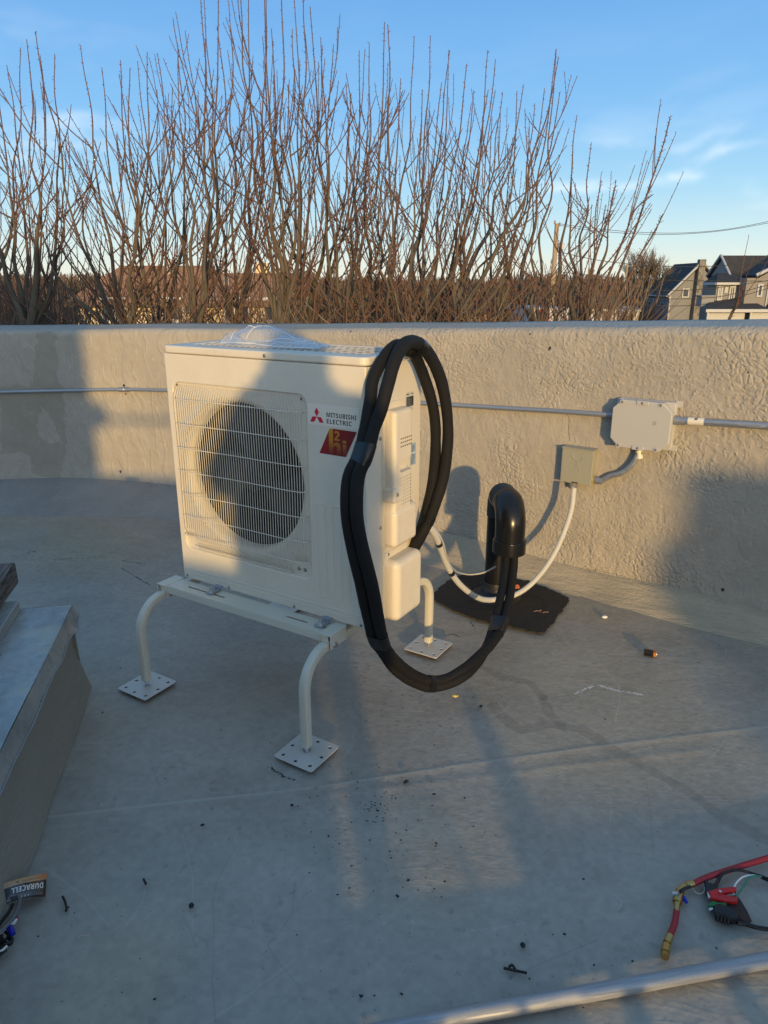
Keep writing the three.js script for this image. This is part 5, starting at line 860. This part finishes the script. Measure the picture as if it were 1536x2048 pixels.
{
  // grey gabled house
  const Z = -80, o = at(1340, 588, Z), x1 = at(1462, 588, Z).x, W = x1 - o.x, D = 6.8, xa = at(1400.5, 530, Z).x - o.x, ye = o.y + 5, ya = at(1400, 531, Z).y + 5 + .3;
  const h = thing('grey_house', 'grey gabled house with stone chimney and dark roof at right', 'house', [o.x, -5, Z]);
  const sid = dataTex(64, 256, (x, y, p) => { const k = (y % 16 < 2 ? .8 : 1) * (.96 + .08 * hsh(x, Math.floor(y / 16))); p[0] = .205 * k; p[1] = .21 * k; p[2] = .215 * k; }, true); sid.repeat.set(.5, .5); const mSid = new THREE.MeshStandardMaterial({ map: sid, roughness: .75 }), mShadeSide = std([.24, .27, .31], .75);
  mk('wall', ext(poly([[0, 0], [W, 0], [W, ye], [xa, ya - .12], [0, ye]]), D - .02, 0).translate(0, 0, -D), mSid, h);
  mk('side_wall', rbox(.10, ye, D - .1, -.052, ye / 2, -D / 2, .01), mShadeSide, h);  // bluish tone of the shaded side put into the wall colour
  const rf = mk('roof', [slope(V(-.35, ye - .18, .35), V(xa, ya, .35), V(xa, ya, -D - .3), V(-.35, ye - .18, -D - .3)).scale(1, 1, 1), slope(V(xa, ya, .35), V(W + .35, ye - .18, .35), V(W + .35, ye - .18, -D - .3), V(xa, ya, -D - .3))], mDarkRoof, h);
  mk('rake_board', [between(V(-.35, ye - .12, .42), V(xa, ya + .05, .42), .13, 6), between(V(xa, ya + .05, .42), V(W + .35, ye - .12, .42), .13, 6)], mTrim, h);
  const stone = dataTex(64, 256, (x, y, p) => { const k = .6 + .7 * hsh(Math.floor(x / 16 + Math.floor(y / 10) * .5), Math.floor(y / 10)); p[0] = .19 * k; p[1] = .175 * k; p[2] = .15 * k; }, true);
  const xc = at(1396, 560, Z).x - o.x, yc = at(1396, 519, Z).y + 5; mk('chimney', rbox(.66, yc, .7, xc, yc / 2, .36, .02), new THREE.MeshStandardMaterial({ map: stone, roughness: .9 }), h);
  mk('downspout', [cyl(.09, .09, ye, .02, ye / 2, .12, 8), between(V(-.3, ye - .1, .2), V(.0, ye - .5, .14), .09, 8)], mTrim, h);
  mk('gutter', rbox(.16, .16, D + .5, -.38, ye - .22, -D / 2, .02), mTrim, h);
  win(h, at(1371, 586, Z).x - o.x, at(1371, 586, Z).y + 5, .04, .75, .95);
  for (const z of [-1.6, -3.5, -5.4]) { win(h, -.12, ye - 1.6, z, .8, 1.5, Math.PI / 2); win(h, -.12, ye - 4.4, z + .3, .9, 1.4, Math.PI / 2); }
}
{
  // beige house with several roofs
  const Z = -58, X = px => at(px, 567, Z).x, Y = py => at(1450, py, Z).y + 5, x0 = X(1434), h = thing('beige_house', 'beige house with several dark roofs and white trim at right edge', 'house', [x0, -5, Z]); const L = px => X(px) - x0;
  const mB = std([.22, .205, .185], .8), mG = std([.23, .23, .235], .8), W = L(1600), ye = Y(563), yu = Y(511);
  mk('wall', [new THREE.BoxGeometry(W - L(1478), ye, 6.5).translate((W + L(1478)) / 2, ye / 2, -3.26), new THREE.BoxGeometry(L(1478), ye, 1.6).translate(L(1478) / 2, ye / 2, -.8)], mB, h);
  mk('bay', new THREE.BoxGeometry(L(1560) - L(1478), ye + .25, 1.2).translate((L(1478) + L(1560)) / 2, (ye + .25) / 2, .6), mB, h);
  // skirt roof and upper gable block
  const xg = L(1488), zb = -5.2, yt = Y(551) + .2;
  const rf = mk('roof', [slope(V(-.2, ye - .05, .4), V(W + .2, ye - .05, .4), V(W + .2, yt, -1.4), V(.55, yt, -1.4)), slope(V(-.2, ye - .05, -2.0), V(-.2, ye - .05, .4), V(.55, yt, -1.4), V(.55, yt, -1.5)), slope(V(L(1478), yt, -1.2), V(W, yt, -1.2), V(W, yt + .02, -6), V(L(1478), yt + .02, -6))], mDarkRoof, h);
  mk('eave_board', [rbox(W + .4, .18, .08, W / 2, ye - .16, .42, .01), rbox(.08, .18, 2.3, -.22, ye - .16, -.8, .01)], mTrim, h);
  mk('gable_wall', ext(poly([[1.35, yt - .2], [5.2, yt - .2], [3.3, yu]]), .1, 0).rotateY(Math.PI / 2).translate(xg - .45, 0, 0), mG, h);
  mk('upper_roof', [slope(V(xg - .6, yt - .25, -1.15), V(W, yt - .25, -1.15), V(W, yu + .12, -3.3), V(xg - .6, yu + .12, -3.3)), slope(V(W, yt - .25, -5.45), V(xg - .6, yt - .25, -5.45), V(xg - .6, yu + .12, -3.3), V(W, yu + .12, -3.3))], shingle([.045, .042, .040], .4), h);
  mk('rake_board', [between(V(xg - .62, yt - .2, -1.12), V(xg - .62, yu + .15, -3.3), .10, 6), between(V(xg - .62, yu + .15, -3.3), V(xg - .62, yt - .2, -5.5), .10, 6)], mTrim, h);
  // big gable at the right
  const ga = V(L(1492), Y(551), 1.35), gb = V(L(1590), Y(500), 1.35); mk('front_gable', ext(poly([[L(1500), Y(556)], [L(1640), Y(556)], [L(1590), Y(503)]]), 1.2, 0), mB, h);
  mk('front_roof', [slope(ga, gb, gb.clone().setZ(-4), ga.clone().setZ(-4), .15)], mDarkRoof, h); mk('rake_board', between(ga.clone().setZ(1.42), gb.clone().setZ(1.42), .14, 6), mTrim, h);
  for (const [a, b, c, d, p] of [[1437, 1447, 573, 601, 2], [1450, 1457, 573, 586, 2], [1460, 1472, 572, 600.5, 2]]) win(h, (L(a) + L(b)) / 2, (Y(c) + Y(d)) / 2, .05, L(b) - L(a), Y(c) - Y(d), 0, p);
  win(h, (L(1502.5) + L(1509)) / 2, (Y(570) + Y(591)) / 2, 1.25, .42, .95);
  mk('downspout', cyl(.06, .06, Y(565), L(1521), Y(565) / 2, 1.26, 8), mTrim, h);
  // porch roof, balcony, garage door
  mk('porch_roof', [slope(V(L(1396), Y(618), 2.2), V(L(1516), Y(616), 2.2), V(L(1494), Y(594), .05), V(L(1421), Y(603), .05), .12), slope(V(L(1516), Y(616), 2.2), V(W, Y(616), 2.2), V(W, Y(598), .7), V(L(1536), Y(598), .7), .12)], mDarkRoof, h);
  mk('porch_board', rbox(W - L(1394), .24, .1, (W + L(1394)) / 2, Y(619.5), 2.22, .02), mTrim, h);
  mk('garage_door', rbox(L(1478) - L(1406), Y(622), .1, (L(1478) + L(1406)) / 2, Y(622) / 2, 1.6, .02), mTrim, h);
  mk('porch_post', [rbox(.14, Y(620), .14, L(1400), Y(620) / 2, 2.1, .02), rbox(.14, Y(620), .14, L(1484), Y(620) / 2, 2.1, .02)], mTrim, h);
  mk('garage_door', rbox(2.6, Y(622), .1, L(1520), Y(622) / 2, 1.7, .02), mTrim, h);
  mk('balcony', [rbox(1.0, .8, 1.0, -.65, Y(602), -.2, .02), rbox(1.15, .12, 1.15, -.65, Y(592), -.2, .02)], mG, h);
}
{
  // utility poles and their wires
  const mWood = new THREE.MeshStandardMaterial({ color: C(.34, .25, .16), roughness: .9 });
  const pole = (px, py, z, r, label, extra) => { const t = at(px, py, z), g = thing('utility_pole', label, 'utility pole', [t.x, -5, z]); mk('mast', cyl(r * 1.25, r * .85, t.y + 5, 0, (t.y + 5) / 2, 0, 14), mWood, g); if (extra) extra(g, t.y + 5); return t; };
  const Pm = pole(1114, 447, -44, .145, 'brown wooden utility pole rising above the wall right of centre', (g, H) => { mk('street_light', [rbox(.34, .36, .3, .30, H - 1.25, .1, .03), rbox(.2, .06, .06, .12, H - 1.2, .05, .01)], mTrim, g); mk('insulator', [cyl(.05, .04, .2, -.13, H + .06, 0, 8), cyl(.05, .04, .2, .13, H - .05, .1, 8)], std([.2, .1, .07], .4), g); });
  const P2 = pole(1255, 527, -70, .11, 'thin dark utility pole before the round bare tree'), P3 = pole(1178, 536, -95, .12, 'distant slim utility pole between brown pole and round tree');
  const mW = std([.03, .03, .032], .6); let n = 0;
  const wl = ['upper of the two thin wires sagging across the sky at right', 'lower of the two thin wires sagging across the sky at right', 'wire from brown pole to the grey house chimney height', 'nearly level wire crossing before the roof of the grey house', 'wire crossing the grey house wall below the roof', 'wire sloping up to the right before beige house windows', 'second wire sloping up before the beige house, lower'];
  [[[1114, 447], [1180, 456], [1270, 464], [1360, 466], [1450, 459], [1536, 443], [1700, 405]], [[1114, 450], [1180, 460], [1260, 467], [1340, 469], [1440, 462], [1536, 446], [1700, 412]], [[1114, 503], [1200, 521], [1300, 531], [1400, 533], [1536, 525], [1700, 512]], [[1114, 543], [1200, 553], [1300, 559], [1420, 562], [1536, 562], [1700, 560]], [[1255, 574], [1330, 581], [1420, 577], [1536, 561], [1700, 536]], [[1260, 608], [1350, 612], [1430, 605], [1536, 577], [1700, 530]], [[1270, 596], [1350, 598], [1440, 593], [1536, 570], [1700, 525]]].forEach((px, i) => { tag(mk('overhead_wire', tube(px.map(q => at(q[0], q[1], -44)), i < 2 ? .014 : .019, 60, 5), mW), wl[i], 'wire'); });
  // round bare tree far off
  const rt = at(1282, 600, -72), tr = thing('round_bare_tree', 'round crowned bare tree beside the grey house', 'tree', [rt.x, -5, -72]); const R = rng(31), A = new Twigs(), Bt = new Twigs(); const fork = V(0, rt.y + 5, 0); A.tube([V(-.4, 0, 0), V(-.25, fork.y * .5, 0), fork], .32, .2, cTrunk, cTrunk, 8);
  const rec = (p, d, len, r, l) => { const pts = [p]; let c = p, q = d.clone(); for (let i = 0; i < 4; i++) { q.add(V((R() - .5) * .3, .05, (R() - .5) * .3)).normalize(); c = c.clone().addScaledVector(q, len / 4); pts.push(c); } (l > 2 ? Bt : A).tube(pts, r, r * .55, [.20, .155, .11], [.20, .155, .11], l > 2 ? 3 : 5); if (l < 5) for (let k = 0; k < (l < 2 ? 4 : 3); k++) rec(pts[2 + (k % 3)], q.clone().add(V((R() - .5) * 1.5, (R() - .25) * .9, (R() - .5) * 1.5)).normalize(), len * (.64 + .2 * R()), Math.max(.014, r * .55), l + 1); };
  for (let k = 0; k < 5; k++) rec(fork, V(Math.cos(k * 1.3) * .8 + .25, .8, Math.sin(k * 1.3) * .8).normalize(), 1.7, .15, 0); A.build('trunk', tr, mBark); Bt.build('crown', tr, mBark);
  // white garage, pale shed and delivery truck low beyond the wall
  const ga = at(1208, 622, -60), g = thing('white_garage', 'white garage with brown roof behind leaning shoots', 'garage', [ga.x, -5, -60]); const H = at(1208, 612, -60).y + 5; mk('wall', new THREE.BoxGeometry(2.2, H, 4).translate(0, H / 2, -2), mTrim, g); mk('roof', [slope(V(-1.4, H - .05, .3), V(1.4, H - .05, .3), V(1.4, H + 1.0, -2), V(-1.4, H + 1.0, -2)), slope(V(1.4, H - .05, -4.3), V(-1.4, H - .05, -4.3), V(-1.4, H + 1.0, -2), V(1.4, H + 1.0, -2))], shingle([.11, .08, .05], .4), g); mk('door', rbox(.7, H - .4, .06, .25, (H - .4) / 2, .03, .01), std([.18, .12, .1], .7), g);
  const sp = at(1258, 624, -64), s2 = thing('white_shed', 'pale shed low beside the trunk of the round tree', 'shed', [sp.x, -5, -64]); const H2 = at(1258, 620, -64).y + 5; mk('wall', new THREE.BoxGeometry(1.7, H2, 3).translate(0, H2 / 2, -1.5), mTrim, s2); mk('roof', [slope(V(-1, H2 - .03, .2), V(1, H2 - .03, .2), V(1, H2 + .3, -1.5), V(-1, H2 + .3, -1.5), .08), slope(V(1, H2 - .03, -3.2), V(-1, H2 - .03, -3.2), V(-1, H2 + .3, -1.5), V(1, H2 + .3, -1.5), .08)], std([.5, .5, .48], .7), s2); mk('door', rbox(.6, H2 - .5, .05, 0, (H2 - .5) / 2, .025, .01), mDark, s2);
  const tk = at(1085, 640, -40), tv = thing('box_truck', 'white and red truck glimpsed left of the brown utility pole', 'truck', [tk.x, -5, -40], .15); const HT2 = at(1085, 614, -40).y + 5; mk('cargo_box', rbox(2.0, HT2 - .9, 4.6, .2, .9 + (HT2 - .9) / 2, -1.6, .05), mTrim, tv); mk('red_panel', rbox(.7, 1.1, .05, -.25, HT2 - .65, .73, .01), std([.45, .03, .03], .5), tv); const cab = mk('cab', rbox(1.9, 1.9, 1.5, .2, 1.55, 1.6, .15), mTrim, tv); mk('windscreen', rbox(1.6, .7, .04, .2, 2.0, 2.36, .02), mPane, cab); for (const [x, z] of [[-.7, 1.5], [1.1, 1.5], [-.7, -2.6], [1.1, -2.6]]) mk('wheel', cyl(.42, .42, .26, 0, 0, 0, 18).rotateZ(Math.PI / 2).translate(x, .42, z), mDark, tv);
  // distant bare woods along the horizon
  const tuft = (() => { const T = new Twigs(), r = rng(3); for (let k = 0; k < 80; k++) { const a = r() * 6.28, d = r() * .55, h = .5 + .55 * r(); T.tube([V(Math.cos(a) * d * .5, 0, Math.sin(a) * d * .5), V(Math.cos(a) * d, h * .6, Math.sin(a) * d), V(Math.cos(a) * d * 1.25 + (r() - .5) * .2, h, Math.sin(a) * d * 1.25)], .022, .008, [1, 1, 1], [1, 1, 1], 3); } const g = new THREE.BufferGeometry(); g.setAttribute('position', new THREE.Float32BufferAttribute(T.P, 3)); g.setAttribute('normal', new THREE.Float32BufferAttribute(T.N, 3)); g.setIndex(T.I); return g; })();
  const NI = 1500, im = new THREE.InstancedMesh(tuft, new THREE.MeshStandardMaterial({ color: 0xffffff, roughness: .95 }), NI); im.name = 'far_woods'; const r = rng(12), M = new THREE.Matrix4(), col = new THREE.Color();
  for (let k = 0; k < NI; k++) { const px = -200 + r() * 1900, z = -62 - 110 * r() * (px > 1280 ? 1 : 1) - (px > 1260 ? 40 : 0), p = at(px, 600, z); const topY = at(px, 549 + 34 * r() + (px > 560 && px < 1000 ? 6 : 0), z).y; const h = topY + 5; M.makeRotationY(r() * 6).scale(V(3.2 + 2.5 * r(), h, 3.2 + 2.5 * r())).setPosition(p.x, -5, z); im.setMatrixAt(k, M); const v = .6 + .6 * r(); r() < .06 ? col.setRGB(.06 * v, .075 * v, .035 * v) : col.setRGB(.185 * v, .125 * v, .088 * v); im.setColorAt(k, col); }
  im.userData = { kind: 'stuff', label: 'distant brown leafless woods along the horizon', category: 'woods' }; scene.add(im);
}
// ------------------------------------------------------------------ behind the camera: unseen blocks added and shaped to throw the long shadows
{
  const mP = std([.33, .30, .26], .8);
  // unseen block, low wall and rail, added to shade the left side
  const bh = thing('shade_block', 'unseen plain block behind the viewer, added to cast the shade on the left wall', 'building', [-1.02, 0, 2.0]);
  mk('wall', new THREE.BoxGeometry(2.6, 2.7, 3).translate(-1.3, 1.35, 1.5), mP, bh); mk('roof', rbox(2.8, .1, 3.2, -1.42, 2.75, 1.5, .02), mZinc, bh); mk('edge_bulge', rbox(.11, .16, .2, .056, 1.475, .12, .01), mZinc, bh);
  mk('door', rbox(.9, 2.0, .05, -1.2, 1.0, -.026, .01), std([.25, .27, .28], .5), bh);
  mk('shade_rail', [tube([V(0, 1.44, .05), V(.4, 1.44, .05), V(.84, 1.44, .05), V(.86, 1.40, .05), V(.86, 1.05, .05)], .02, 40, 10)], mZinc, bh);
  const lw = thing('shade_wall', 'unseen low wall behind the viewer, added to shade the lower left', 'wall', [-1.0, 0, 2.2]);
  mk('wall', rbox(1.44, 1.00, .3, .72, .50, .05, .02), mP, lw); mk('coping', rbox(1.48, .04, .36, .72, 1.022, .05, .01), mZinc, lw);
  // unseen block added behind, its steps shaped for the shade at right
  const u = thing('stepped_shade_block', 'unseen stepped block behind the viewer, added to cast the shade at right', 'chimney', [2.22, 0, 4.0]);
  mk('base_step', rbox(3.2, .80, .5, 1.6, .40, .25, .02), mP, u); mk('middle_step', rbox(2.9, .45, .46, 1.69, 1.025, .25, .02), mP, u); mk('stack', rbox(2.8, .29, .42, 1.70, 1.395, .25, .02), mP, u); mk('cap', rbox(2.86, .04, .5, 1.70, 1.56, .25, .01), mZinc, u);
  // unseen low bench and can, added for the shadow stripes on the roof
  const be = thing('shadow_bench', 'unseen low bench right of the viewer, added to cast shadow stripes', 'bench', [1.17, 0, .35]);
  mk('top', rbox(1.05, .035, .09, 0, .233, 0, .008), mDark, be); for (const [x, z] of [[-.43, -.02], [.47, -.02], [-.17, .02], [.47, .02]]) mk('leg', between(V(x - .02, 0, z), V(x + .03, .22, z * .8), .027, 10), mDark, be);
  const bg = thing('shade_box', 'unseen dark box beside the person behind the view, added to shade the roof', 'bag', [.43, 0, .42]); mk('body', rbox(.44, .20, .18, 0, .10, 0, .03), mDark, bg); mk('handle', tube([V(-.10, .19, 0), V(-.08, .24, 0), V(0, .255, 0), V(.08, .24, 0), V(.10, .19, 0)], .010, 24, 8), mDark, bg);  // unseen box with handle, added to shade the near roof
  tag(mk('shadow_can', new THREE.LatheGeometry([[0, 0], [.04, 0], [.04, .07], [.036, .075], [0, .075]].map(p => new THREE.Vector2(...p)), 24).translate(.72, .25, .35), mZinc), 'unseen can on the low bench, added for the nub of its shadow', 'can');
}
{
  // the photographer: standing, both hands holding a phone at chest height
  const p = thing('person', 'person in dark hooded jacket and jeans taking the picture, seen only as shadow', 'person', [.13, 0, .36]);
  function body(bones, lo, hi, cell, k = .03) {
    const n = V(hi.x - lo.x, hi.y - lo.y, hi.z - lo.z), res = Math.ceil(Math.max(n.x, n.y, n.z) / cell) + 4, S = res * cell, c = lo.clone().add(hi).multiplyScalar(.5);
    const mc = new MarchingCubes(res, new THREE.MeshStandardMaterial(), false, false, 400000); mc.isolation = 0;
    const h = res / 2;
    for (let z = 0; z < res; z++) for (let y = 0; y < res; y++) for (let x = 0; x < res; x++) {
      const X = c.x + (x - h) / h * S / 2, Y = c.y + (y - h) / h * S / 2, Z = c.z + (z - h) / h * S / 2; let d = 9;
      for (const [a, b, ra, rb] of bones) { const bx = b[0] - a[0], by = b[1] - a[1], bz = b[2] - a[2], l2 = bx * bx + by * by + bz * bz; const t = l2 ? clamp(((X - a[0]) * bx + (Y - a[1]) * by + (Z - a[2]) * bz) / l2) : 0; const e = Math.hypot(X - a[0] - bx * t, Y - a[1] - by * t, Z - a[2] - bz * t) - lerp(ra, rb, t); const m = Math.max(k - Math.abs(d - e), 0) / k; d = Math.min(d, e) - m * m * k * .25; }
      mc.field[z * res * res + y * res + x] = -d;
    }
    mc.update(); const N = mc.count, g = new THREE.BufferGeometry(), P = new Float32Array(N * 3), Q = new Float32Array(N * 3);
    for (let i = 0; i < N; i++) for (let q = 0; q < 3; q++) { P[i * 3 + q] = [c.x, c.y, c.z][q] + mc.positionArray[i * 3 + q] * S / 2; Q[i * 3 + q] = mc.normalArray[i * 3 + q]; }
    g.setAttribute('position', new THREE.BufferAttribute(P, 3)); g.setAttribute('normal', new THREE.BufferAttribute(Q, 3)); return g;
  }
  // arms reach forward to the phone held at the lens
  const T = [[[0, .62, 0], [0, 1.36, .02], .17, .17], [[-.13, .60, 0], [-.15, 1.34, .02], .13, .10], [[.13, .60, 0], [.15, 1.34, .02], .13, .10], [[0, 1.40, .02], [0, 1.56, .01], .125, .075],
    [[-.15, 1.40, .02], [-.27, 1.18, -.05], .085, .075], [[-.27, 1.18, -.05], [-.21, 1.425, -.26], .066, .040], [[.15, 1.40, .02], [.215, 1.18, -.06], .085, .070], [[.215, 1.18, -.06], [-.05, 1.425, -.26], .066, .040]];
  mk('jacket', body(T, V(-.42, .42, -.34), V(.42, 1.62, .26), .016), std([.03, .035, .045], .85), p);
  const Lg = [[[-.085, .96, 0], [-.11, .50, -.01], .10, .068], [[-.11, .50, -.01], [-.12, .09, .02], .066, .045], [[.085, .96, 0], [.12, .50, -.02], .10, .068], [[.12, .50, -.02], [.14, .09, .0], .066, .045], [[0, 1.0, 0], [0, .92, 0], .13, .12]];
  mk('jeans', body(Lg, V(-.3, .03, -.2), V(.3, 1.1, .2), .016), std([.05, .07, .12], .85), p);
  for (const [x, z] of [[-.12, .02], [.14, 0]]) mk('shoe', body([[[x, .045, z + .06], [x, .045, z - .08], .045, .045], [[x, .035, z - .08], [x + Math.sign(x) * .02, .032, z - .17], .045, .034]], V(x - .1, 0, z - .24), V(x + .1, .16, z + .14), .010), mDark, p);
  const hd = [[[0, 1.50, .01], [0, 1.56, .0], .055, .055], [[0, 1.655, .005], [0, 1.69, .02], .082, .092], [[0, 1.60, -.035], [0, 1.585, -.05], .05, .038], [[0, 1.655, -.085], [0, 1.625, -.104], .012, .016], [[-.088, 1.66, .01], [-.09, 1.63, .012], .016, .012], [[.088, 1.66, .01], [.09, 1.63, .012], .016, .012]];
  const head = mk('head', body(hd, V(-.14, 1.46, -.16), V(.14, 1.82, .16), .007, .02), std([.42, .26, .19], .6), p);
  mk('hood', body([[[0, 1.60, .05], [0, 1.73, .03], .088, .098], [[0, 1.50, .05], [0, 1.58, .06], .09, .085]], V(-.16, 1.40, -.12), V(.16, 1.86, .2), .009), std([.03, .035, .045], .9), head);
  for (const x of [-.031, .031]) mk('eye', new THREE.SphereGeometry(.011, 12, 10).translate(x, 1.665, -.078), mDark, head);
  mk('mouth', rbox(.042, .007, .006, 0, 1.598, -.084, .003), std([.3, .12, .1], .6), head);
  // hands: palm, four fingers and thumb round the phone's edges
  const skin = std([.42, .26, .19], .6);
  for (const s of [-1, 1]) { const cx = -.13 + s * .042, bones = [[[cx + s * .022, 1.425, -.262], [cx + s * .012, 1.455, -.288], .026, .022]]; for (let f = 0; f < 4; f++) { const y = 1.440 + f * .017, l = [.9, 1, .96, .8][f]; bones.push([[cx + s * .014, y, -.280], [cx - s * .004, y + .004, -.318], .0095, .0085], [[cx - s * .004, y + .004, -.318], [cx - s * .022 * l, y + .006, -.326], .0085, .0075]); } bones.push([[cx + s * .012, 1.435, -.270], [cx - s * .006, 1.462, -.277], .011, .009], [[cx - s * .006, 1.462, -.277], [cx - s * .020, 1.478, -.280], .009, .008]); mk('hand', body(bones, V(cx - .06, 1.38, -.345), V(cx + .06, 1.53, -.235), .004, .008), skin, p); }
  tag(mk('phone', rbox(.074, .152, .008, 0, 1.470, .062, .004), mBlackPlastic), 'black phone held by the person behind the view', 'phone');
}

// ------------------------------------------------------------------ the building under the roof
{
  const gw = []; for (let i = 0; i < PLN; i += 20) { const a = plan[i].clone().addScaledVector(planN[i], -.10), b = plan[Math.min(PLN, i + 20)].clone().addScaledVector(planN[Math.min(PLN, i + 20)], -.10); gw.push(slope(V(a.x, -5, a.z), V(b.x, -5, b.z), V(b.x, -.05, b.z), V(a.x, -.05, a.z), .15)); }
  tag(mk('building_wall', [...gw, new THREE.BoxGeometry(16.6, 4.8, .2).translate(-.8, -2.6, 9.4)], std([.4, .36, .3], .8)), 'plain outer wall of the building below the flat roof', 'wall');
}
scene.traverse(o => { if (o.isMesh) { o.castShadow = true; o.receiveShadow = true; } });
scene.updateMatrixWorld(true);
renderer.render(scene, camera);
